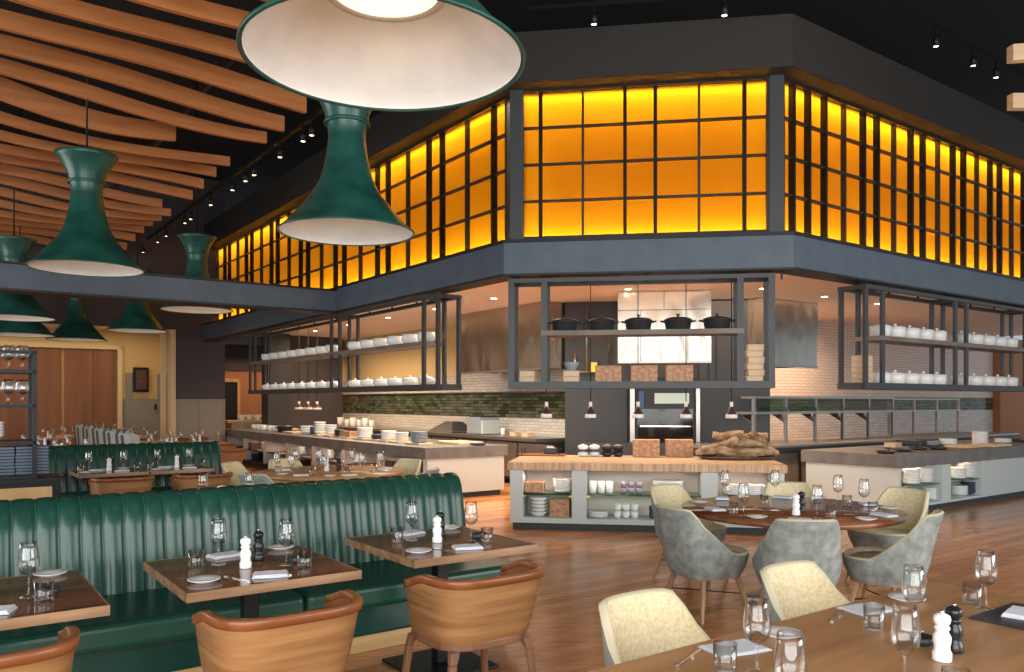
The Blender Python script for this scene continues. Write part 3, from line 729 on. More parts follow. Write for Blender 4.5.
# ------------------------------------------------------------------ round table and its six chairs
RT = Vector((2.20, 6.36)); o = empty('round_table'); at(o, RT, 0, 0); tag(o, 'large round dark wood dining table set for six', 'table')
MB().lathe([(0, .705), (.80, .705), (.835, .715), (.84, .75), (0, .75)], 72).build('tabletop', 'walnut_top', o)
MB().lathe([(0, 0), (.36, 0), (.36, .02), (.10, .05), (.09, .66), (.3, .70), (0, .70)], 32).build('pedestal', 'chair_leg', o)
for (p, aim, lb) in [((1.46, 6.06), (.87, .42), 'sage green chair at the left of the round table, its side to the camera'),
                     ((1.985, 5.62), (.12, 1), 'sage green chair at the front of the round table, straight back view'),
                     ((2.72, 5.84), (-.75, .55), 'sage green chair at the right front of the round table'),
                     ((3.26, 7.0), (-.80, -.45), 'cream chair at the right far side of the round table, near the island shelves'),
                     ((1.60, 7.20), (.55, -.75), 'cream chair at the left far side of the round table, by the butcher block counter'),
                     ((2.60, 7.40), (-.15, -1), 'cream chair at the far side of the round table, mostly hidden by it')]:
    inst(up0, p, 0, face(aim), lb, 'chairs round the round table')
rt = [(wine0, 725, 497.5, 'wine glass'), (wine0, 743.5, 515.5, 'wine glass'), (wine0, 775, 497, 'wine glass'), (wine0, 817, 518, 'wine glass'), (wine0, 838, 504, 'wine glass'), (wine0, 864, 509.5, 'wine glass'),
      (tumb0, 734, 514, 'tumbler'), (tumb0, 764, 506, 'tumbler'), (tumb0, 831, 518, 'tumbler'), (tumb0, 847, 506, 'tumbler'), (tumb0, 873, 514, 'tumbler'),
      (plate0, 700, 503, 'side plate'), (plate0, 757, 518, 'side plate'), (plate0, 866, 520, 'side plate'), (plate0, 889, 509, 'side plate'), (plate0, 818, 498.5, 'side plate'),
      (nap0, 715, 510, 'folded napkin'), (nap0, 722, 499, 'folded napkin'), (nap0, 800, 521, 'folded napkin'), (nap0, 884, 516, 'folded napkin'), (nap0, 868, 505, 'folded napkin'), (nap0, 783, 498, 'folded napkin')]
cn = {}; tot = {}
for r_ in rt: tot[r_[3]] = tot.get(r_[3], 0)+1
for what in tot:
    seq = sorted([r_ for r_ in rt if r_[3] == what], key=lambda r_: r_[1])
    for i, (pr, px, py, _) in enumerate(seq):
        q = P(px, py, .75)
        if (q-RT).length > .80: q = RT+(q-RT)*.80/(q-RT).length
        inst(pr, q, .7512, random.uniform(0, 3), '%s on the round table, %s of %d from the left' % (what, ORD[i], tot[what]), 'settings of the round table')
inst(salt0, P(796, 515, .75), .7512, 0, 'white salt mill at the middle of the round table')
inst(pepp0, P(801.5, 512, .75), .7512, 0, 'black pepper mill at the middle of the round table')

# ------------------------------------------------------------------ seating behind the long banquette
B2 = Vector((-4.4, 9.75))
for i, (c, nm) in enumerate(((Vector((-4.59, 10.0))+V*.39, 'right'), (Vector((-4.59, 10.0))-V*.39, 'left'))):
    inst(bt0, c, 0, A36, 'square table at the farther green banquette, the %s one' % nm, scale=(.91, .85, 1))
    for (pr, lx, ly, rz, what) in ((tumb0, -.30, .05, 0, 'tumbler at the left'), (wine0, -.2, .12, 0, 'wine glass at the left'), (salt0, .0, -.02, 0, 'white salt mill'), (pepp0, .05, .05, 0, 'black pepper mill'), (wine0, .18, .1, 0, 'wine glass at the right'),
                                   (tumb0, .32, .02, 0, 'tumbler at the right'), (nap0, -.1, .1, .3, 'folded napkin at the back'), (nap0, .12, -.16, -.2, 'folded napkin at the front'), (plate0, -.28, -.2, 0, 'side plate at the front'), (plate0, .2, .2, 0, 'side plate at the back')):
        inst(pr, L2W(c, lx, ly), .7512, A36+rz, '%s of the %s table at the farther banquette' % (what, nm), 'settings at the farther banquette')
for p, aim, lb in ((D(121, 8.75), U, 'wooden barrel chair at the left table of the farther banquette'), (D(201, 9.15), U, 'wooden barrel chair at the right table of the farther banquette'),
                   (D(223, 13.6), (-1, .2), 'reddish wooden barrel chair beyond the end of the farther banquette, by the counter')):
    inst(bc0, p, 0, face(aim), lb, 'wooden barrel chairs at the back')
M1 = Vector((-2.30, 6.75))
inst(bt0, M1, 0, A36, 'square table just behind the long banquette, mostly hidden by it')
for pr, px, y, lb in ((wine0, 203, 6.8, 'left wine glass showing over the long banquette back'), (wine0, 249, 6.85, 'right wine glass showing over the long banquette back')):
    inst(pr, D(px, y), .7512, 0, lb, 'glasses on the hidden table')
o = MB().lathe([(0, 0), (.034, 0), (.04, .03), (.043, .11), (.038, .125), (0, .13)], 20).build('sugar_jar', 'white'); at(o, D(222, 6.85), .7512); tag(o, 'small white jar showing over the long banquette back', 'jar')
o = MB().lathe([(0, 0), (.034, 0), (.04, .03), (.043, .10), (.038, .115), (0, .12)], 20).build('sugar_jar', 'cast_iron'); at(o, D(232, 6.95), .7512); tag(o, 'small dark jar beside the white one over the long banquette back', 'jar')
# second round table with pale chairs, left of the island
M2 = Vector((-2.20, 9.75)); o = empty('round_table'); at(o, M2, 0, 0); tag(o, 'round brown dining table before the left island counter, crowded with glasses', 'table')
MB().lathe([(0, .70), (.80, .70), (.88, .715), (.885, .75), (0, .75)], 60).build('tabletop', 'table_wood', o)
MB().lathe([(0, 0), (.36, 0), (.36, .02), (.10, .05), (.09, .66), (.3, .70), (0, .70)], 32).build('pedestal', 'chair_leg', o)
for (p, aim, lb) in (((-3.28, 10.15), (1, -.2), 'cream chair at the left of the far round table, seen side on'), ((-2.65, 8.9), (.45, .85), 'pale chair in front of the far round table, back to the camera'),
                     ((-1.22, 9.35), (-1, .25), 'pale chair at the right of the far round table, low over the banquette end'), ((-1.55, 10.55), (-.6, -.8), 'cream chair beyond the far round table, right'), ((-2.9, 10.6), (.6, -.8), 'cream chair beyond the far round table, left')):
    inst(up0, p, 0, face(aim), lb, 'chairs round the far round table')
far = [('wine glass', wine0, [(-.62, -.1), (-.35, -.45), (-.25, .45), (.05, -.6), (.15, .55), (.45, -.35), (.6, .05), (-.5, .3)]), ('tumbler', tumb0, [(-.55, -.3), (-.1, -.5), (.3, -.5), (.55, -.15), (.0, .6)]),
       ('napkin', nap0, [(-.6, .1), (-.2, -.62), (.35, -.62), (.62, .25)]), ('side plate', plate0, [(-.45, -.5), (.15, -.7), (.68, -.1)])]
for what, pr, pts in far:
    pts = sorted(pts)
    for i, (lx, ly) in enumerate(pts):
        inst(pr, M2+Vector((lx, ly)), .7512, random.uniform(0, 3), '%s on the far round table, %s of %d from the left' % (what, ORD[i], len(pts)), 'settings of the far round table')
inst(salt0, M2+Vector((-.05, .0)), .7512, 0, 'white salt mill on the far round table'); inst(pepp0, M2+Vector((.09, .03)), .7512, 0, 'black pepper mill on the far round table')

# ------------------------------------------------------------------ striped sofa row and the far tables before the back wall
sd = U*-1; S0 = D(128, 14.2); nS = 5
for i in range(nS):
    p = S0+U*(i*1.3); o = empty('striped_sofa'); at(o, p, 0, AL)
    tag(o, 'pale grey sofa with dark stripes behind the farther banquette, %s of five from the front' % ORD[i], 'sofa', 'striped sofas in a row')
    g = MB(); rows = []
    for k in range(9):
        x = -.64+1.28*k/8; rr_ = .03*math.sin(math.pi*k/8)
        rows.append([(x, -.02, .1), (x, -.06, .5), (x, -.10, .98+rr_), (x, -.05, 1.06+rr_), (x, .06, 1.0+rr_), (x, .12, .5), (x, .14, .1)])
    g.grid(rows, closed=True)
    for e_ in (rows[0], rows[-1]): g.add(e_, [tuple(range(7))])
    g.build('backrest', 'stripe_grey', o)
    MB().bx(-.64, .64, .13, .62, .12, .46).build('seat', 'stripe_grey', o, bevel=.03)
    for xs in (-.60, -.10):
        g = MB(); g.grid([[(xs+dx, -.025, .1), (xs+dx, -.066, .5), (xs+dx, -.108, .985), (xs+dx, -.055, 1.094), (xs+dx, .004, 1.064)] for dx in (0, .24)]); g.build('stripe', 'stripe_dark', o)
    MB().bx(-.5, .5, .0, .5, 0, .12).build('plinth', 'black_trim', o)
def far_table(c, i, n_, lab):
    o = empty('dining_table'); at(o, c, 0, A36); tag(o, 'small table %s' % lab, 'table', 'tables of the far room')
    MB().bx(-.45, .45, -.4, .4, .715, .75).build('tabletop', 'table_wood', o); MB().bx(-.04, .04, -.04, .04, 0, .715).build('column', 'black_metal', o); MB().bx(-.25, .25, -.25, .25, 0, .02).build('base_plate', 'black_metal', o)
    for j, (lx, ly) in enumerate([(-.33, .2), (-.12, -.22), (.12, .22), (.33, -.18)]):
        q = L2W(c, lx, ly); inst(wine0, q, .7512, 0, 'wine glass on the far table %s, %s from left' % (lab, ORD[j]), 'glasses on the tables of the far room')
    for j, (lx, ly) in enumerate([(-.25, -.2), (.25, .15)]):
        q = L2W(c, lx, ly); inst(nap0, q, .7512, A36, '%s napkin on the table %s' % (['left', 'right'][j], lab), 'napkins on the tables of the far room')
    inst(salt0, L2W(c, 0, .02), .7512, 0, 'white salt mill on the table %s' % lab, 'salt mills of the far room')
fl = [(D(172, 13.9), "just behind the farther banquette's right end"), (D(172, 15.2), 'before the wainscot, left one'), (D(200, 16.6), 'before the wainscot, right one'),
      (D(152, 17.0), 'before the yellow recess opening'), (D(128, 19.2), 'inside the yellow recess, right'), (D(78, 20.0), 'in front of the wooden closets, middle'),
      (D(48, 18.5), 'in front of the wooden closets, left'), (D(100, 21.2), 'close against the wooden closets'), (D(45, 15.0), 'beside the black shelf rack, farther one'), (D(62, 13.2), 'beside the black shelf rack, nearer one')]
for i, (c, lab) in enumerate(fl): far_table(c, i, len(fl), lab)
rc = [(D(150, 12.9), 'reddish barrel chair behind the farther banquette, left'), (D(186, 14.6), 'reddish barrel chair behind the farther banquette, right'), (D(218, 15.6), 'reddish barrel chair by the dark doorway'), (D(192, 18.2), 'reddish barrel chair before the cream frame'),
      (D(136, 17.6), 'barrel chair at the yellow recess opening')]
for c, lb in rc: inst(bc0, c, 0, A36+random.uniform(-.3, .3), lb, 'wooden barrel chairs of the far room')

# ------------------------------------------------------------------ black shelf rack at the left edge
K0 = P(37, 475, .92); o = empty('shelf_rack'); at(o, K0, 0, A36); tag(o, 'black metal shelf rack on a wood fronted cabinet at the left edge', 'shelf rack')
W_, D_ = 1.3, .42
for x in (0, -W_):
    for y in (0, D_): MB().bx(x-.034, x, y, y+.034, .92, 2.06).build('post', 'black_metal', o)
for z in (.92, 1.235, 1.57, 1.885): MB().bx(-W_, 0, 0, D_+.034, z-.03, z).build('shelf', 'black_metal', o)
MB().bx(-W_, 0, 0, .02, 2.03, 2.06).bx(-W_, 0, D_+.014, D_+.034, 2.03, 2.06).bx(-.02, 0, 0, D_, 2.03, 2.06).build('top_rail', 'black_metal', o)
cb = MB().bx(-W_-.1, .22, -.04, D_+.1, .85, .889).build('cabinet_top', 'black_metal', o)
MB().bx(-W_-.1, .19, 0, D_+.06, .05, .85).build('cabinet', 'black_metal', o)
for k in range(2): MB().bx(-W_+.0+k*.74, -W_+.68+k*.74, -.015, 0, .12, .81).build('cabinet_door', 'cabinet_wood', o)
def onrack(pr, x, y, z, label, group=None, scale=None, rz=0): return inst(pr, loc(K0, A36, x, y), z+.002, rz, label, group, scale=scale)
for lv, z in ((0, 1.57), (1, 1.885)):
    k = 0
    for row in (.12, .30):
        for c in range(5):
            onrack(wine0, -.10-c*.11, row, z, 'wine glass on the %s shelf of the black rack, %s row, %s from the right' % (['third', 'top'][lv], ['front', 'back'][row > .2], ORD[c]), 'glasses on the black rack', scale=(1.15, 1.15, .95))
bowl0 = MB().lathe([(0, 0), (.05, 0), (.055, .008), (.085, .03), (.095, .05), (.091, .05), (.08, .032), (.05, .012), (0, .012)], 28).build('bowl', 'white'); bowl0['category'] = 'bowl'
for k in range(5): onrack(bowl0, -.36, .15, 1.235+k*.028, 'white bowl in the stack on the black rack, %s from the bottom' % ORD[k], 'bowl stack on the black rack', scale=1.25)
for k in range(5): onrack(bowl0, -.68, .15, 1.235+k*.028, 'white bowl in the left hand stack on the black rack, %s from the bottom' % ORD[k], 'bowl stack on the black rack', scale=1.25)
cloth0 = MB().bx(-.133, .133, -.1, .1, 0, .028).build('folded_cloth', 'grey_ware', bevel=.01, seg=3); cloth0['category'] = 'cloth'
M['cloth_blue'] = M['grey_ware'].copy(); M['cloth_blue'].node_tree.nodes['Principled BSDF'].inputs['Base Color'].default_value = (.10, .13, .17, 1); cloth0.data.materials[0] = M['cloth_blue']
for c in range(5):
    for k in range(9): onrack(cloth0, -.03-c*.27, .17+random.uniform(-.01, .01), .92+k*.029, 'slate blue cloth, %s stack from the right on the black rack, %s up' % (ORD[c], ORD[k]), 'folded cloth stacks', rz=A36+random.uniform(-.04, .04))
o = MB().bx(-.02, .28, -.03, .01, 1.35, 1.62).build('wall_speaker', 'black_metal', bevel=.01)
bpy.data.objects.remove(o)
o = empty('fire_alarm_box'); at(o, RB-V*.24-U*.04, 0, A36); tag(o, 'dark framed box hung on the yellow wall of the recess', 'wall box')
MB().bx(-.2, .2, -.12, 0, 1.85, 2.55).build('frame', 'black_metal', o, bevel=.01); MB().bx(-.14, .14, -.135, -.12, 1.93, 2.47).build('front_panel', 'dark_tray', o); 
o.name = 'wall_box'
# ------------------------------------------------------------------ hanging racks over the counters
def ray_on(o, d, px):
    "point where the sight line of column px meets the line o + t*d"
    k = (px-512)/F; t = (k*o.y-o.x)/(d.x-k*d.y); return t
RZ0, RZ1, RD = 1.755, 3.12, .345
def rack(name, o, ang, wide, narrow, shelf_cols, label):
    e = empty(name); at(e, loc(o, ang, 0, .03), 0, ang); tag(e, label, 'hanging rack')
    xs = sorted(set([x for b in wide+narrow for x in b])); w_ = .038
    for x in xs:
        for y in (0, RD): MB().bx(x-w_, x+w_, y-w_/2, y+w_/2, RZ0+.08, RZ1-.05).build('post', 'rack_metal', e)
    x0, x1 = xs[0]-w_, xs[-1]+w_
    g = MB().bx(x0, x1, -.03, .03, RZ0, RZ0+.085).bx(x0, x1, RD-.03, RD+.03, RZ0, RZ0+.085).bx(x0, x0+.06, 0, RD, RZ0, RZ0+.085).bx(x1-.06, x1, 0, RD, RZ0, RZ0+.085)
    g.build('bottom_frame', 'rack_metal', e)
    g = MB().bx(x0, x1, -.03, .03, RZ1-.05, RZ1).bx(x0, x1, RD-.03, RD+.03, RZ1-.05, RZ1)
    for x in xs: g.bx(x-.03, x+.03, 0, RD, RZ1-.05, RZ1)
    g.build('top_frame', 'rack_metal', e)
    MB().bx(x0+.01, x1-.01, .02, RD-.02, RZ0+.03, RZ0+.07).build('bottom_shelf', 'rack_shelf', e)
    for (a, b) in shelf_cols: MB().bx(a, b, -.025, RD+.02, 2.41, 2.47).build('middle_shelf', 'rack_shelf', e)
    for k in range(int((x1-x0)/.8)+1): MB().bx(x0+.1+k*.8, x0+.125+k*.8, RD/2-.01, RD/2+.01, RZ1-.05, HK).build('ceiling_hanger', 'black_metal', e)
    for x in xs[::2]: MB().bx(x-.02, x+.02, .03, RD-.03, RZ1-.045, RZ1-.01).build('cross_bar', 'black_metal', e)
    return e
rack('hanging_rack', CL, AL, [(-5.0, -2.05), (-9.5, -5.36)], [(-2.05, -1.65), (-5.36, -5.0), (-9.85, -9.5)], [(-5.36, -2.05), (-9.85, -5.36)], 'long dark metal hanging rack of white bowls over the left island counter')
rack('hanging_rack', CL, AC, [(.50, 2.86)], [(.09, .50), (2.86, 3.22)], [(.46, 2.90)], 'dark metal hanging rack with black pots over the middle butcher block counter')
rack('hanging_rack', CR, AR, [(2.0, 4.0), (4.34, 6.37)], [(1.59, 2.0), (4.0, 4.34), (6.37, 6.71)], [(1.95, 6.71)], 'dark metal hanging rack with white lidded tureens over the right island counter')
SH0, SH1 = RZ0+.072, 2.472
# lidded white bowls (left) and straight sided tureens (right)
lb0 = empty('lidded_bowl'); lb0['category'] = 'bowl'
MB().lathe([(0, 0), (.07, 0), (.105, .025), (.13, .06), (.132, .095), (0, .095)], 28).build('bowl', 'white', lb0)
MB().lathe([(.134, .095), (.134, .102), (.09, .128), (.02, .138), (.016, .15), (.022, .165), (0, .17)], 28).build('lid', 'white', lb0)
ob0 = MB().lathe([(0, 0), (.07, 0), (.115, .03), (.135, .075), (.130, .15), (.124, .15), (.127, .08), (.10, .03), (0, .015)], 28).build('deep_bowl', 'white'); ob0['category'] = 'bowl'
tu0 = empty('tureen'); tu0['category'] = 'tureen'
MB().lathe([(0, 0), (.10, 0), (.125, .02), (.136, .13), (.13, .14), (0, .14)], 28).build('pot', 'white', tu0)
MB().lathe([(.138, .14), (.138, .15), (.09, .168), (.02, .172), (.014, .18), (.022, .20), (0, .205)], 28).build('lid', 'white', tu0)
for bay, n_, x0, x1 in (('near', 6, -2.28, -4.74), ('far', 8, -5.7, -9.2)):
    for i in range(n_):
        x = x0+(x1-x0)*i/(n_-1)
        inst(ob0, loc(CL, AL, x, .20), SH1, 0, 'deep white bowl, middle shelf of the left rack, %s bay, %s from near end' % (bay, ORD[i]), 'white bowls of the left hanging rack')
        inst(lb0, loc(CL, AL, x, .20), SH0, 0, 'lidded white bowl, bottom of the left rack, %s bay, %s from near end' % (bay, ORD[i]), 'white bowls of the left hanging rack')
for bay, n_, x0, x1 in (('near', 5, 2.25, 3.80), ('far', 5, 4.55, 6.2)):
    for i in range(n_):
        x = x0+(x1-x0)*i/(n_-1)
        for z, nm in ((SH1, 'middle shelf'), (SH0, 'bottom')):
            inst(tu0, loc(CR, AR, x, .20), z, 0, 'white lidded tureen, %s of the right rack, %s bay, %s from left' % (nm, bay, ORD[i]), 'tureens of the right hanging rack')
def slab_box(name, w_, d_, h_, m, cat, lid=False, slats=0):
    e = empty(name); e['category'] = cat
    g = MB(); t_ = .012
    g.bx(-w_/2, w_/2, -d_/2, -d_/2+t_, 0, h_).bx(-w_/2, w_/2, d_/2-t_, d_/2, 0, h_).bx(-w_/2, -w_/2+t_, -d_/2+t_, d_/2-t_, 0, h_).bx(w_/2-t_, w_/2, -d_/2+t_, d_/2-t_, 0, h_).bx(-w_/2+t_, w_/2-t_, -d_/2+t_, d_/2-t_, 0, .012)
    g.build('box', m, e, bevel=.003, seg=1)
    if lid: MB().bx(-w_/2-.004, w_/2+.004, -d_/2-.004, d_/2+.004, h_, h_+.014).build('lid', m, e, bevel=.003, seg=1)
    return e
bigbox = slab_box('wooden_box', .32, .26, .195, 'end_grain_box', 'box', True)
palebox = slab_box('pale_box', .19, .19, .06, 'board', 'box', True)
def bay(px, yy=.18): x = ray_on(loc(CL, AC, 0, yy), Vector((math.cos(AC), math.sin(AC))), px); return loc(CL, AC, x, yy)
for px, lb in ((608.5, 'left'), (644, 'middle'), (679, 'right')):
    inst(bigbox, bay(px), SH0, AC, 'brown wooden box on the bottom of the middle hanging rack, the %s of three' % lb, 'brown boxes on the middle hanging rack')
for k in range(2): inst(palebox, bay(528), SH0+k*.076, AC, '%s pale wooden box in the narrow left bay of the middle hanging rack' % ['lower', 'upper'][k], 'pale boxes of the middle rack')
for k in range(2): inst(palebox, bay(571.5), SH0+k*.076, AC, '%s pale wooden box under the grey bowl on the middle hanging rack' % ['lower', 'upper'][k], 'pale boxes of the middle rack')
o = inst(bowl0, bay(571.5), SH0+.154, 0, 'grey bowl resting on the pale boxes of the middle hanging rack', scale=(1.0, 1.0, 2)); o.data = o.data.copy(); o.data.materials[0] = M['grey_ware']
for k in range(6): inst(palebox, bay(754+(k%2)), SH0+k*.076, AC+random.uniform(-.05, .05), 'pale wooden box stacked in the middle rack\'s right bay, %s from the bottom' % ORD[k], 'pale boxes of the middle rack')
for k in range(5): inst(palebox, loc(CR, AR, 1.80, .2), SH0+k*.076, AR, 'pale wooden box stacked at the right rack\'s left end, %s from the bottom' % ORD[k], 'pale boxes of the right rack')
# black cast iron pots
pot0 = empty('cast_iron_pot'); tag(pot0, 'x', 'pot')
MB().lathe([(0, 0), (.135, 0), (.15, .012), (.165, .115), (.170, .118), (0, .118)], 36).build('pot', 'cast_iron', pot0)
MB().lathe([(.172, .119), (.172, .128), (.12, .15), (.03, .158), (.014, .165), (.012, .178), (.028, .186), (.024, .195), (0, .197)], 36).build('lid', 'cast_iron', pot0)
for sx in (-1, 1): MB().tube([(sx*.158, -.04, .10), (sx*.205, -.035, .108), (sx*.212, 0, .11), (sx*.205, .035, .108), (sx*.158, .04, .10)], .009, 8).build('handle', 'cast_iron', pot0)
for i, px in enumerate((565, 602, 638.5, 678, 717)):
    inst(pot0, bay(px, .17), SH1, AC+(0 if i else .2), 'black lidded cast iron pot on the middle rack shelf, %s of five from the left' % ORD[i], 'cast iron pots')
# heat lamps on long cords
hl0 = empty('heat_lamp'); tag(hl0, 'x', 'heat lamp')
MB().lathe([(.020, .13), (.022, .20), (.014, .205), (0, .205)], 20).build('socket', 'white', hl0)
MB().lathe([(.022, .145), (.032, .11), (.062, .055), (.066, .04), (.06, .04), (.028, .11), (.018, .14)], 24, close=True).build('shade', 'cup_brown', hl0)
MB().lathe([(.066, .05), (.072, .045), (.074, .0), (.066, .0), (.062, .04)], 24, close=True).build('rim', 'white', hl0)
MB().lathe([(0, .012), (.05, .012)], 16).build('bulb', 'lamp_bulb', hl0)
MB().tube([(0, 0, .20), (0, 0, HK-1.39)], .006, 6).build('cord', 'black_metal', hl0)
for i, px in enumerate((546.5, 590.5, 638, 686, 731.5)):
    inst(hl0, bay(px, .45), 1.385, 0, 'brown and white heat lamp over the butcher block, %s of five from the left' % ORD[i], 'heat lamps over the butcher block')

# ------------------------------------------------------------------ island counters
KI = Vector((-1.38, 12.8)); K2 = Vector((5.36, 11.07))
o = empty('island_counter'); at(o, KI, 0, AL); tag(o, 'left island counter with a grey stone top over open shelves', 'counter')
LL = 11.0
MB().bx(-LL, 0, 0, 1.62, .67, .85).build('worktop', 'concrete', o, bevel=.006)
MB().bx(-.16, -.03, .05, 1.56, .09, .67).build('end_panel', 'white_base', o)
MB().bx(-LL+.1, -.06, .12, 1.5, 0, .09).build('toe_kick', 'toe_kick', o)
MB().bx(-LL+.05, -.16, .72, 1.56, .09, .67).build('core', 'cubby', o)
MB().bx(-LL+.05, -.16, .05, .72, .09, .12).build('bottom_shelf', 'dark_tray', o)
for k in range(7): MB().bx(-.16-1.5*(k+1)-.16, -.16-1.5*(k+1), .05, .72, .12, .67).build('divider', 'cubby', o)
for k in range(7): MB().bx(-.16-1.5*(k+1), -.16-1.5*k-(.16 if k else 0), .08, .70, .375, .395).build('shelf', 'dark_tray', o)
o = empty('island_counter'); at(o, K2, 0, AR); tag(o, 'right island counter with a grey stone top, open shelves and pale panels', 'counter')
LR = 7.5
MB().bx(0, LR, 0, 1.57, .67, .85).build('worktop', 'concrete', o, bevel=.006)
MB().bx(.03, .10, .05, 1.5, .09, .67).build('end_panel', 'white_base', o)
MB().bx(.08, LR-.1, .12, 1.45, 0, .09).build('toe_kick', 'toe_kick', o)
MB().bx(.10, 2.75, .60, 1.5, .09, .67).build('core', 'cubby', o)
MB().bx(.10, 2.75, .05, .60, .09, .13).build('bottom_shelf', 'white_base', o)
for a, b_ in ((1.25, 1.52), (2.5, 2.78)): MB().bx(a, b_, .05, .60, .13, .67).build('divider', 'white_base', o)
for a, b_ in ((.10, 1.25), (1.52, 2.5)): MB().bx(a, b_, .08, .60, .375, .39).build('shelf', 'shelf_glass', o)
for k in range(5): MB().bx(2.79+k*.92, 2.79+k*.92+.91, .05, .08, .09, .67).build('door', 'white_base', o, bevel=.003)
MB().bx(2.79, LR-.03, .08, 1.5, .09, .67).build('carcass', 'white_base', o)
for s_, w_, y_ in ((.65, 1.0, .3), (2.0, .9, .3)):
    q = loc(K2, AR, s_, y_); warm('island_shelf_light', q, .655, w_, .04, 2.2, AR, (1, .72, .5))
for k in range(6):
    q = loc(KI, AL, -.95-1.5*k, .30); warm('island_shelf_light', q, .655, 1.1, .04, 2.5, AL, (1, .72, .5))
# middle counter with a butcher block top
MC = Vector((-.06, 9.97)); ML, MD = 3.35, 1.45
o = empty('butcher_block_counter'); at(o, MC, 0, AC); tag(o, 'middle counter with a thick striped butcher block top over pale open shelves', 'counter')
MB().bx(0, ML, 0, MD, .745, .84).build('worktop', 'butcher', o, bevel=.006)
MB().bx(.06, ML-.06, .08, MD-.1, 0, .09).build('toe_kick', 'toe_kick', o)
MB().bx(.03, ML-.03, .03, .50, .09, .15).build('bottom_shelf', 'white_base', o)
MB().bx(.03, ML-.03, .50, MD-.03, .09, .745).build('core', 'cubby', o)
posts = [(.03, .19), (.80, .98), (2.36, 2.55), (ML-.16, ML-.03)]
for a, b_ in posts: MB().bx(a, b_, .03, .50, .15, .745).build('post', 'white_base', o)
for (a, b_) in ((.19, .80), (.98, 2.36), (2.55, ML-.16)):
    MB().bx(a, b_, .06, .50, .435, .455).build('shelf', 'shelf_glass', o)
    for x in (a, b_-.04): MB().bx(x, x+.04, .07, .11, .405, .435).build('bracket', 'brass', o)
    warm('counter_shelf_light', loc(MC, AC, (a+b_)/2, .12), .735, b_-a-.06, .03, 2.2, AC, (1, .82, .66))
def cub(px, d=.22): x = ray_on(loc(MC, AC, 0, d), Vector((math.cos(AC), math.sin(AC))), px); return loc(MC, AC, x, d)
disk0 = MB().lathe([(0, 0), (.07, 0), (.10, .012), (.112, .026), (.108, .028), (.07, .012), (0, .010)], 28).build('dinner_plate', 'white'); disk0['category'] = 'plate'
cup0 = MB().lathe([(0, 0), (.038, 0), (.046, .01), (.05, .125), (.046, .125), (.042, .014), (0, .012)], 24).build('tall_cup', 'white'); cup0['category'] = 'cup'
scup0 = MB().lathe([(0, 0), (.03, 0), (.043, .02), (.045, .07), (.041, .07), (.038, .022), (0, .012)], 24).build('small_cup', 'white'); scup0['category'] = 'cup'
def recol(proto_, name, m):
    if name=='': name=proto_.name
    o = proto_.copy(); o.data = proto_.data.copy(); o.data.materials[0] = M[m]; C.objects.link(o); o.name = name; return o
plate_blue = recol(disk0, 'dinner_plate', 'navy_ware'); plate_grey = recol(disk0, 'dinner_plate', 'grey_ware')
cup_mauve = recol(scup0, 'cup', 'mauve_ware'); cup_navy = recol(scup0, 'cup', 'navy_ware'); cup_black = recol(scup0, 'cup', 'cast_iron')
for q_ in (plate_blue, plate_grey, cup_mauve, cup_navy, cup_black): q_['category'] = 'plate' if 'plate' in q_.name else 'cup'
def stack(pr, p, z, n_, dz, what, where, grp, sc_=None, jit=.004):
    for k in range(n_):
        inst(pr, p+Vector((random.uniform(-jit, jit), random.uniform(-jit, jit))), z+k*dz+.001, random.uniform(0, 6), '%s %s, %s up' % (what, where, ORD[k]) if n_ > 1 else '%s %s' % (what, where), grp, scale=sc_)
GB = 'dishes in the butcher block counter'; BBC = 'butcher block counter'
sb0 = slab_box('small_wooden_box', .24, .2, .13, 'end_grain_box', 'box')
tb0 = slab_box('tall_wooden_box', .24, .22, .22, 'end_grain_box', 'box')
inst(sb0, cub(535), .457, AC, 'shallow brown wooden box on the left glass shelf of the butcher block counter')
inst(tb0, cub(560.5), .152, AC, 'tall brown wooden box at the bottom left of the middle counter')
stack(disk0, cub(562), .457, 8, .020, 'white plate of the stack', 'on the left glass shelf of the middle counter', GB, 1.05)
stack(bowl0, cub(539), .152, 5, .045, 'white bowl of the stack', 'at the bottom left of the middle counter', GB, (1.2, 1.2, 1.1))
for i, px in enumerate((593, 601.5, 609.5)): inst(cup0, cub(px), .457, 0, 'tall white cup on the middle counter\'s glass shelf, %s from the left' % ORD[i], GB, scale=(.95, .95, 1.15))
for i, px in enumerate((623.5, 631.5, 639)):
    for k in range(2): inst(cup_mauve, cub(px), .457+k*.075, 0, 'mauve cup on the middle counter\'s glass shelf, %s from left, %s of pair' % (ORD[i], ['lower', 'upper'][k]), GB)
stack(disk0, cub(668), .457, 7, .020, 'wide white plate of the stack', 'on the middle counter\'s centre glass shelf', GB, 1.7)
stack(disk0, cub(598), .152, 3, .022, 'white plate of the low stack', 'at the bottom centre of the middle counter', GB, 1.15)
for i, px in enumerate((617.5, 626, 634.5)):
    for k in range(2): inst(scup0, cub(px), .152+k*.085, 0, 'white cup at the bottom of the counter\'s middle bay, %s from left, %s of pair' % (ORD[i], ['lower', 'upper'][k]), GB, scale=(1.1, 1.1, 1.2))
for i, px in enumerate((653, 661)):
    for k in range(2): inst(cup_navy, cub(px), .152+k*.075, 0, 'navy cup at the bottom of the middle bay, %s one, %s of its pair' % (['left', 'right'][i], ['lower', 'upper'][k]), GB, scale=1.1)
for i, px in enumerate((735, 752, 768)): stack(disk0, cub(px), .457, 6, .021, 'white plate of the %s stack' % ORD[i], 'on the middle counter\'s right glass shelf', GB, 1.1)
for i, px in enumerate((730, 748)): stack(bowl0, cub(px), .152, 4, .04, 'white bowl of the %s stack' % ORD[i], 'at the bottom right of the middle counter', GB, 1.1)
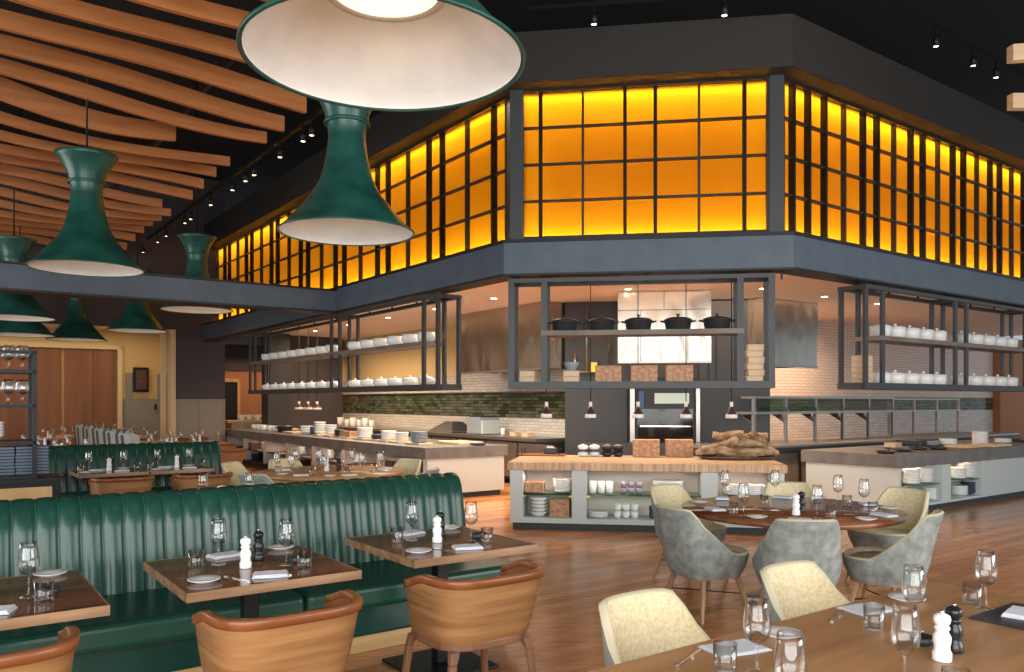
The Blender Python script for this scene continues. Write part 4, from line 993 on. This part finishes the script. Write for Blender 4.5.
# on the butcher block
jar0 = MB().lathe([(0, 0), (.035, 0), (.052, .02), (.054, .05), (.04, .068), (.014, .074), (.010, .082), (0, .084)], 22).build('lidded_jar', 'white'); jar0['category'] = 'jar'
jarb = recol(jar0, 'lidded_jar', 'cast_iron'); jarb['category'] = 'jar'
for i, (px, pr, nm) in enumerate(((583, jar0, 'white'), (594.5, jar0, 'white'), (607, jarb, 'black'), (618, jarb, 'black'))):
    for k in range(2): inst(pr, P(px, 456.5, .84), .842+k*.088, 0, 'small %s lidded jar on the butcher block, %s one, %s tier' % (nm, ['left', 'right'][i % 2], ['lower', 'upper'][k]), 'small jars on the butcher block', scale=(1.35, 1.35, .98))
ctray = MB().bx(-.17, .17, -.08, .08, 0, .008).build('jar_tray', 'black_metal', bevel=.002); ctray['category'] = 'tray'
for px, nm in ((588.7, 'white'), (612.5, 'black')): inst(ctray, P(px, 456.5, .84), .92, AC, 'thin black tray between the tiers of %s jars' % nm)
for px, lb in ((646, 'left'), (679, 'right')): inst(bigbox, P(px, 456.5, .84), .842, AC, 'brown wooden box standing on the butcher block, %s one' % lb, 'boxes on the butcher block', scale=(1.12, 1, 1.1))
o = empty('serving_tray'); at(o, P(542, 455.5, .84), .842, AC); tag(o, 'wooden tray with thin black handles at the left of the butcher block', 'tray')
MB().bx(-.33, .33, -.16, .16, 0, .02).build('tray', 'chair_rail', o, bevel=.004); 
for sx in (-1, 1): MB().tube([(sx*.26, -.15, .02), (sx*.26, -.15, .09), (sx*.26, .15, .09), (sx*.26, .15, .02)], .007).build('handle', 'black_metal', o)
o = empty('ticket_printer'); at(o, P(551, 455.0, .84), .843, AC); tag(o, 'small black ticket printer on the wooden tray on the butcher block', 'printer')
MB().prism([(-.09, -.1), (.09, -.1), (.09, .08), (-.09, .08)], .02, .10).build('body', 'cast_iron', o, bevel=.012); MB().bx(-.05, .05, -.101, -.06, .10, .125).build('paper_slot', 'white', o)
# logs on a dark tray
o = MB().lathe([(0, 0), (.40, 0), (.46, .03), (.44, .035), (.39, .012), (0, .012)], 40).build('log_tray', 'dark_tray'); at(o, P(737, 459, .84), .842); o.scale = (1.12, .62, 1); tag(o, 'wide dark oval tray under the pile of driftwood on the butcher block', 'tray')
def log_proto(seed, L_, r_):
    rnd = random.Random(seed); g = MB(); rows = []; n_ = 18; m_ = 14
    bend = [rnd.uniform(-.04, .04) for _ in range(3)]
    for i in range(n_+1):
        s_ = i/n_; c_ = Vector((-L_/2+L_*s_, bend[0]*math.sin(3*s_)+bend[1]*math.sin(7*s_), bend[2]*math.sin(4*s_)))
        env = r_*(.55+.55*math.sin(math.pi*min(1, max(0, s_*.9+.05)))**.5)
        rows.append([(c_.x+rnd.uniform(-.006, .006), c_.y+env*(1+.25*math.sin(3*a+seed+4*s_))*math.cos(a)*rnd.uniform(.9, 1.1), c_.z+.8*env*(1+.2*math.cos(2*a+seed))*math.sin(a)*rnd.uniform(.9, 1.1)) for a in [2*math.pi*k/m_ for k in range(m_)]])
    g.grid(rows, closed=True); k = n_*m_
    g.add(rows[0], [tuple(range(m_))]); g.add(rows[-1], [tuple(range(m_))]); return g.build('driftwood_log', 'driftwood')
LP = P(737, 458.5, .84)
for i, (dx, dy, z, L_, r_, rz, ry) in enumerate([(-.28, -.08, .93, .55, .075, .15, .0), (.0, -.1, .93, .62, .07, -.1, 0), (.32, -.05, .92, .40, .075, .3, 0), (-.05, .1, .94, .8, .08, .05, 0), (.25, .12, .95, .55, .08, -.3, 0),
                                                 (-.18, .0, 1.02, .42, .07, -.5, -.35), (.10, .02, 1.04, .60, .075, .1, .05), (.05, .05, 1.13, .70, .06, -.12, .06), (.28, .0, 1.07, .45, .06, 1.0, .5), (-.08, .02, 1.14, .36, .055, -.4, -.2)]):
    g = log_proto(i*3+1, L_, r_); g.location = (LP.x+dx, LP.y+dy, z); g.rotation_euler = (0, ry, rz)
    tag(g, ['driftwood log at the bottom left front of the pile', 'driftwood log at the bottom middle front of the pile', 'short driftwood log at the bottom right of the pile', 'long driftwood log at the bottom back of the pile', 'driftwood log at the back right of the pile', 'tilted driftwood log on the upper left of the pile', 'driftwood log in the middle layer of the pile', 'long driftwood log lying on top of the pile', 'steep leaning driftwood log on the right of the pile', 'short driftwood log at the very top left of the pile'][i], 'log', 'driftwood pile on the butcher block')

# ------------------------------------------------------------------ things on and in the left island
def li(px, d): k = loc(KI, AL, 0, d); t = ray_on(k, -U, px); return loc(KI, AL, t, d)
def ri(px, d): k = loc(K2, AR, 0, d); t = ray_on(k, V, px); return loc(K2, AR, t, d)
board0 = MB().bx(-.28, .28, -.19, .19, 0, .035).build('serving_board', 'board', bevel=.005); board0['category'] = 'board'
GL = 'dishes on the left island'
for i, px in enumerate((419, 401, 389, 377, 365, 349, 334, 321)):
    inst(board0, li(px, .45), .852, AL+random.uniform(-.1, .1), 'pale board under dishes on the left island, %s from near end' % ORD[i], 'boards on the left island', scale=.8)
bz = .888*1.0
stack(plate_grey, li(419, .45), .881, 7, .026, 'blue grey plate of the stack', 'at the near end of the left island', GL, 1.35)
stack(disk0, li(402, .45), .881, 6, .026, 'white plate of the first stack', 'near the blue grey plates, left island', GL, 1.1)
stack(disk0, li(389, .45), .881, 6, .027, 'white plate of the second stack', 'along the left island', GL, 1.35)
stack(plate_blue, li(378, .45), .881, 3, .026, 'navy plate of the low stack', 'along the left island', GL, 1.2)
stack(disk0, li(365, .45), .881, 7, .027, 'white plate of the third stack', 'along the left island', GL, 1.4)
for k in range(2): inst(sb0, li(346+5*k, .45), .881, AL, 'brown wooden box on the left island between the plate stacks, %s one' % ['farther', 'nearer'][k], GL, scale=.9)
stack(plate_blue, li(339, .45), .881, 5, .026, 'navy plate of the taller stack', 'along the left island', GL, 1.0)
stack(bowl0, li(331, .45), .881, 4, .05, 'white bowl of the fourth stack', 'along the left island', GL, 1.35)
stack(bowl0, li(320, .45), .881, 5, .05, 'white bowl of the fifth stack', 'along the left island', GL, 1.35)
stack(cup_navy, li(313.5, .45), .852, 2, .075, 'navy cup of the pair', 'on the left island', GL, 1.6)
stack(bowl0, li(307, .45), .852, 3, .055, 'white bowl of the low stack', 'on the far half of the left island', GL, 1.6)
for i, px in enumerate((255, 259, 263, 270, 275, 279)):
    inst(scup0, li(px, .45), .852, 0, 'white cup at the far end of the left island, %s from the left' % ORD[i], 'cups at the far end of the island', scale=2.0)
inst(pot0, li(285, .5), .852, 0, 'black lidded pot near the far end of the left island', scale=1.1)
inst(board0, li(297, .5), .852, AL, 'reddish wooden board on the far half of the left island', scale=1.2)
inst(board0, li(288, 1.2), .852, AL, 'wooden board behind the black pot on the left island', scale=1.0)
for i, px in enumerate((478, 460, 446)): inst([plate_blue, board0, disk0][i], li(px, 1.1), .852, AL, ['navy plate lying flat on the near end of the left island', 'pale board at the near end of the left island, behind the plates', 'white plate lying flat on the near end of the left island'][i], GL, scale=1.3)
# shelves of the left island
GS = 'dishes in the left island shelves'; trayd = slab_box('dark_crate', .55, .40, .16, 'dark_tray', 'crate')
for i, (px, z, kind) in enumerate([(412, .397, 't'), (395, .397, 't'), (404, .122, 'w'), (382, .122, 't'), (357, .397, 'w'), (349, .397, 'w'), (352, .122, 't'), (328, .397, 'w'), (320, .397, 'b'), (325, .122, 'w'), (300, .397, 'w'), (293, .397, 'w'), (297, .122, 't'), (274, .397, 'b'), (268, .397, 'w'), (271, .122, 'w'), (255, .397, 't'), (258, .122, 'b')]):
    p = li(px, .33)
    if kind == 't': inst(trayd, p, z, AL, 'dark wooden crate on the %s shelf of the left island, %s by column' % (['lower', 'upper'][z > .3], ORD[i]), GS)
    elif kind == 'w': stack(disk0, p, z, 6, .028, 'white plate of stack %s' % chr(97+i) if 0 else 'white plate of the %s stack' % ORD[i], 'on the %s left island shelf' % ['lower', 'upper'][z > .3], GS, 1.5)
    else: stack(plate_blue, p, z, 5, .03, 'navy plate of the %s stack' % ORD[i], 'on the %s shelf of the left island' % ['lower', 'upper'][z > .3], GS, 1.5)
inst(trayd, li(436, .45), .122, AL, 'dark wooden crate at the near foot of the left island shelves', GS)
# ------------------------------------------------------------------ things on and in the right island
GR = 'dishes in the right island shelves'
for i, (px, z, n_, pr, nm, sc_) in enumerate([(911, .392, 9, disk0, 'white plate', 1.15), (924, .392, 9, disk0, 'white plate', 1.15), (936, .392, 9, disk0, 'white plate', 1.15), (918, .132, 6, disk0, 'white plate', 1.1), (930, .132, 7, disk0, 'white plate', 1.2),
                                             (957, .392, 7, disk0, 'white plate', 1.2), (966, .392, 9, disk0, 'white plate', 1.15), (977, .392, 9, disk0, 'white plate', 1.15), (959, .132, 6, disk0, 'white plate', 1.15), (969, .132, 8, plate_blue, 'navy plate', 1.15), (980, .132, 8, plate_blue, 'navy plate', 1.15)]):
    bayn = 'left' if px < 950 else 'right'; lv = 'upper' if z > .3 else 'lower'
    stack(pr, ri(px, .25), z, n_, .023, '%s, %s stack' % (nm, ORD[[j for j, q_ in enumerate([911, 924, 936]) if q_ == px][0]] if lv == 'upper' and bayn == 'left' else (ORD[[957, 966, 977].index(px)] if lv == 'upper' else (ORD[[918, 930].index(px)] if bayn == 'left' else ORD[[959, 969, 980].index(px)]))), '%s shelf of the %s bay, right island' % (lv, bayn), GR, sc_)
GT = 'dishes on the right island'
stack(disk0, ri(980, .6), .852, 9, .024, 'white plate of the tall stack', 'standing on the right island', GT, 1.15)
stack(disk0, ri(948, .85), .852, 4, .024, 'white plate of the low stack', 'standing on the right island', GT, 1.3)
stack(plate_grey, ri(930, .95), .852, 3, .024, 'grey plate of the low stack', 'on the right island', GT, 1.4)
stack(disk0, ri(1003, .6), .852, 3, .024, 'white plate of the small stack', 'at the right edge on the right island', GT, 1.2)
inst(board0, ri(990, .3), .852, AR, 'pale board beside the tall plate stack on the right island', scale=1.1)
inst(board0, ri(965, .4), .852, AR, 'pale board left of the tall plate stack on the right island', scale=1.0)
pan0 = empty('frying_pan'); tag(pan0, 'x', 'pan')
MB().lathe([(0, 0), (.10, 0), (.14, .035), (.136, .037), (.098, .006), (0, .006)], 32).build('pan', 'cast_iron', pan0)
MB().tube([(.13, 0, .03), (.22, 0, .05), (.33, 0, .06)], .010, 8).build('handle', 'cast_iron', pan0)
for i, (px, d_, rz) in enumerate(((886, .35, .3), (903, .40, 2.8), (918, .5, .4), (938, .35, 3.0), (1012, .9, .5), (1020, .6, 1.4))):
    inst(pan0, ri(px, d_), .852, AR+rz, 'black pan lying on the right island, %s from the left' % ORD[i], 'black pans on the right island')
inst(palebox, ri(893, 1.1), .852, AR, 'small pale box behind the pans on the right island')
o = empty('crab_basket')
bpy.data.objects.remove(o)
o = MB().bx(-.32, .32, -.22, .22, 0, .10).build('slate_crate', 'slate', bevel=.02); at(o, ri(918, 1.15), .852, AR); tag(o, 'dark slate coloured crate behind the pans on the right island', 'crate')

# ------------------------------------------------------------------ kitchen behind the counters
def hood(name, o_, ang, x0, x1, y1, z0, label, seams=()):
    e = empty(name); at(e, o_, 0, ang); tag(e, label, 'extractor hood', )
    nx = 24; rows = []
    for j in range(9):
        z = z0+(HK-z0)*j/8
        rows.append([(x0+(x1-x0)*i/nx, .006*math.sin(i*1.1+j*.5), z) for i in range(nx+1)])
    g = MB().grid(rows); g.build('front_panel', 'stainless', e)
    MB().bx(x0, x0+.01, .0, y1, z0, HK).build('side_panel', 'stainless', e); MB().bx(x1-.01, x1, .0, y1, z0, HK).build('side_panel', 'stainless', e)
    MB().bx(x0, x1, -.01, .03, z0-.03, z0+.005).build('lip', 'steel_bench', e)
    MB().bx(x0+.02, x1-.02, .03, y1, z0+.02, z0+.04).build('filter', 'cast_iron', e)
    for (a, b_, c, d_) in seams: MB().bx(a, b_, -.012, -.004, c, d_).build('seam', 'black_metal', e)
    return e
hood('extractor_hood', Vector((.41, 12.6))*S, AL, -2.32*S, .2, .98, 2.19, 'long brushed steel extractor hood over the left kitchen run')
hood('extractor_hood', loc(CL, AC, 0, 1.6)*S, AC, 1.38*S, 2.67*S, 1.2, 2.247, 'bright steel extractor hood in the middle bay behind the black pots', seams=((1.6, 3.08, 3.08, 3.087), (2.335, 2.342, 3.087, HK), (1.96, 1.965, 2.25, 3.08), (2.716, 2.722, 2.25, 3.08)))
hood('extractor_hood', Vector((4.04, 12.2))*S, AR, -.4, 1.19, 1.8, 2.232, 'brushed steel extractor hood over the right kitchen run')
# oven in the middle recess
o = empty('oven'); at(o, BK, 1.6*(1-S), AC); o.scale = (S, S, S); tag(o, 'black glass oven with a lit display in the middle kitchen bay', 'oven')
MB().bx(1.63, 2.53, -.12, .10, .24, 1.95).build('body', 'dark_panel', o, bevel=.01)
MB().bx(1.66, 2.50, -.135, -.12, .75, 1.20).build('door', 'oven_glass', o); MB().bx(1.66, 2.50, -.135, -.12, 1.23, 1.48).build('upper_door', 'oven_glass', o)
MB().bx(1.70, 2.46, -.18, -.16, 1.205, 1.225).build('handle', 'steel_cutlery', o)
MB().bx(1.92, 2.44, -.14, -.12, 1.56, 1.72).build('display', 'screen', o)
MB().bx(1.55, 1.62, -.16, .1, .6, 1.9).build('side_rail', 'steel_bench', o); MB().bx(2.54, 2.60, -.16, .1, .6, 1.9).build('side_rail', 'steel_bench', o)
o = MB().bx(1.68, 1.76, -.17, -.145, 1.50, 1.75).build('notice_card', 'blue_sleeve'); at(o, BK, 1.6*(1-S), AC); o.scale = (S, S, S); tag(o, 'blue edged card hanging at the left of the oven', 'card')
o = MB().bx(1.0, 3.2, -.9, -.24, .0, .88).build('cooking_range', 'dark_panel', bevel=.01); at(o, BK, 0, AC); tag(o, 'dark cooking range behind the butcher block counter', 'range')
# small pipes and valve on the dark wall
o = empty('gas_valve'); at(o, loc(BK, AC, .98*S, -.08), 1.6*(1-S), AC); o.scale = (S, S, S); tag(o, 'steel pipes with a yellow valve on the dark wall above the grey bowl', 'valve')
mat('yellow', (.75, .65, .05), .4)
MB().tube([(-.28, 0, 2.35), (-.28, 0, 2.05), (.25, 0, 2.05), (.25, 0, 2.5)], .022).build('pipe', 'steel_bench', o); MB().tube([(-.1, 0, 2.05), (-.1, 0, 3.1)], .014).build('pipe', 'steel_bench', o)
MB().bx(-.03, .06, -.04, .04, 2.05, 2.2).build('valve_handle', 'yellow', o); MB().lathe([(0, -.03), (.055, -.03), (.055, .03), (0, .03)], 20, c=(.12, 0, 2.12)).build('gauge', 'cast_iron', o)
MB().lathe([(0, 0), (.05, .0), (.06, .1), (.02, .14), (0, .14)], 16, c=(-.1, 0, 2.72)).build('lamp', 'cast_iron', o)
# benches along both kitchen walls
q = KLo-V*.95
o = empty('steel_bench'); at(o, q, 0, AL); tag(o, 'dark steel bench along the left kitchen wall', 'bench')
MB().bx(-9.5, -.2, 0, .9, .84, .90).build('top', 'steel_bench', o); MB().bx(-9.5, -.2, .05, .9, .1, .84).build('body', 'dark_panel', o)
for k in range(9): MB().bx(-9.4+k*1.08, -9.4+k*1.08+1.0, .02, .05, .15, .80).build('door', 'steel_bench', o, bevel=.004)
def lb(px, d=.45): k = loc(q, AL, 0, d); return loc(q, AL, ray_on(k, -U, px), d)
o = empty('smoke_hood'); at(o, lb(452), .90, AL); tag(o, 'dark wedge shaped metal canopy on the left kitchen bench', 'canopy')
g = MB(); g.add([(-.55, -.35, .0), (.55, -.35, .0), (.55, .35, .0), (-.55, .35, 0), (-.2, -.05, .24), (.1, -.05, .24), (.1, .2, .24), (-.2, .2, .24)], [(0, 1, 2, 3), (4, 5, 6, 7), (0, 1, 5, 4), (1, 2, 6, 5), (2, 3, 7, 6), (3, 0, 4, 7)]); g.build('canopy', 'cast_iron', o)
MB().bx(-.5, .5, -.3, .3, -.0, .04).build('base', 'steel_bench', o)
o = empty('countertop_appliance'); at(o, lb(483), .90, AL); tag(o, 'grey metal countertop appliance on the left kitchen bench, left of the middle counter', 'appliance')
MB().bx(-.25, .25, -.25, .25, .02, .36).build('body', 'grey_ware', o, bevel=.015); MB().bx(.25, .33, -.22, .22, .02, .30).build('side_unit', 'white_base', o); MB().bx(-.2, .2, -.2, .2, .36, .39).build('top_grate', 'cast_iron', o)
for i, px in enumerate((503, 516, 528)):
    inst(palebox if i else cup0, lb(px), .902, AL, ['white container right of the grey appliance', 'pale box on the left kitchen bench behind the counter corner, left', 'pale box on the left kitchen bench behind the counter corner, right'][i])
for i in range(9):
    px = 322+i*6.2; inst(cup0, lb(px), .902, 0, 'white jar in the row on the far left kitchen bench, %s from the left' % ORD[i], 'jars on the far kitchen bench', scale=1.9 if i % 2 else 1.5)
o = MB().bx(-.9, .9, -.2, .2, 0, .03).build('warm_shelf', 'brass'); at(o, lb(300, .3), 1.25, AL); tag(o, 'small lit shelf board on the far left kitchen bench', 'shelf'); o['category'] = 'shelf'
MB().bx(-.85, -.8, -.15, .15, -.35, 0).bx(.8, .85, -.15, .15, -.35, 0).build('support', 'steel_bench', o)
o = empty('round_board'); at(o, lb(327, .8), .90, AL); tag(o, 'round wooden board leaning at the far end of the left kitchen', 'board')
MB().lathe([(0, -.015), (.22, -.015), (.22, .015), (0, .015)], 36, mx=Matrix.Translation((0, 0, .24)) @ Matrix.Rotation(R(82), 4, 'X')).build('disc', 'cabinet_wood', o); MB().bx(-.03, .03, -.015, .015, .44, .58).build('grip', 'cabinet_wood', o)
for i, px in enumerate((299, 308, 317)):
    p = li(px, 1.3); inst(hl0, p, 1.385, 0, 'heat lamp over the far half of the left island, %s of three from the left' % ORD[i], 'heat lamps over the left island', scale=(1.5, 1.5, 1))
q2 = Vector((3.77, 12.2)); 
o = empty('steel_bench'); at(o, q2, 0, AR); tag(o, 'steel bench along the right kitchen wall under the glass guard', 'bench')
MB().bx(-.1, 9, 0, 1.3, .84, .90).build('top', 'steel_bench', o); MB().bx(-.1, 9, .05, 1.3, .1, .84).build('body', 'dark_panel', o)
MB().bx(-.1, 9, -.01, .0, .80, .87).build('front_rail', 'cast_iron', o)
for k in range(8): MB().bx(k*1.1, k*1.1+1.0, .02, .05, .15, .78).build('door', 'steel_bench', o, bevel=.004)
o = empty('over_shelf'); at(o, loc(q2, AR, 0, .7), 0, AR); tag(o, 'steel over shelf with sloping glass guards above the right kitchen bench', 'over shelf')
MB().bx(.75, 5.1, -.03, .25, 1.64, 1.68).build('top_rail', 'steel_bench', o); MB().bx(.75, 5.1, -.06, .35, 1.38, 1.42).build('shelf', 'steel_bench', o)
for k in range(6): MB().bx(.75+k*.86, .795+k*.86, -.02, .03, .9, 1.66).build('post', 'steel_bench', o)
for k in range(5):
    g = MB(); x = .80+k*.86; g.add([(x, -.06, 1.42), (x+.80, -.06, 1.42), (x+.80, .02, 1.64), (x, .02, 1.64)], [(0, 1, 2, 3)]); 
    oo = g.build('glass_guard', 'screen_glass', o); m_ = oo.modifiers.new('t', 'SOLIDIFY'); m_.thickness = .006
for k in range(5):
    g = MB(); x = .80+k*.86; g.add([(x, 0, 1.20), (x+.02, 0, 1.18), (x+.3, .3, 1.37), (x+.02, .3, 1.37)], [(0, 1, 2, 3)]); oo = g.build('gusset', 'steel_bench', o); m_ = oo.modifiers.new('t', 'SOLIDIFY'); m_.thickness = .01
o = empty('over_shelf'); at(o, loc(q2, AR, 0, .9), 0, AR); tag(o, 'farther steel over shelf at the right end of the kitchen wall', 'over shelf')
MB().bx(5.3, 8.2, -.03, .25, 1.62, 1.65).build('top_rail', 'steel_bench', o); MB().bx(5.3, 8.2, -.06, .3, 1.38, 1.41).build('shelf', 'steel_bench', o)
for k in range(4): MB().bx(5.3+k*.95, 5.345+k*.95, -.02, .03, .9, 1.64).build('post', 'steel_bench', o)
# pinkish host counter at the far left end of the island
o = empty('service_counter'); q3 = D(232, 22.0); at(o, q3, 0, AR); tag(o, 'pale wooden service counter with a bowl, beyond the far end of the left island', 'counter')
MB().bx(-.1, 1.3, 0, .8, 1.0, 1.06).build('top', 'board', o); MB().bx(0, 1.2, .05, .75, 0, 1.0).build('body', 'cabinet_wood', o)
for i in range(4): inst(bowl0, loc(q3, AR, .35+i*.22, .3), 1.062, 0, 'white and red bowl on the pale service counter, %s from the left' % ORD[i], 'bowls on the service counter', scale=(1.2, 1.2, 3))
# drop prototypes that were never placed
for pr in (wine0, tumb0, plate0, salt0, pepp0, nap0, fork0, knife0, dish0, bc0, up0, bt0, bowl0, cloth0, lb0, ob0, tu0, bigbox, palebox, pot0, hl0, disk0, cup0, scup0, plate_blue, plate_grey, cup_mauve, cup_navy, cup_black, sb0, tb0, jar0, jarb, ctray, board0, trayd, pan0, pen0, spot0, dl):
    if pr.name not in USED:
        for c in [c for c in C.objects if c.parent == pr]: bpy.data.objects.remove(c)
        bpy.data.objects.remove(pr)
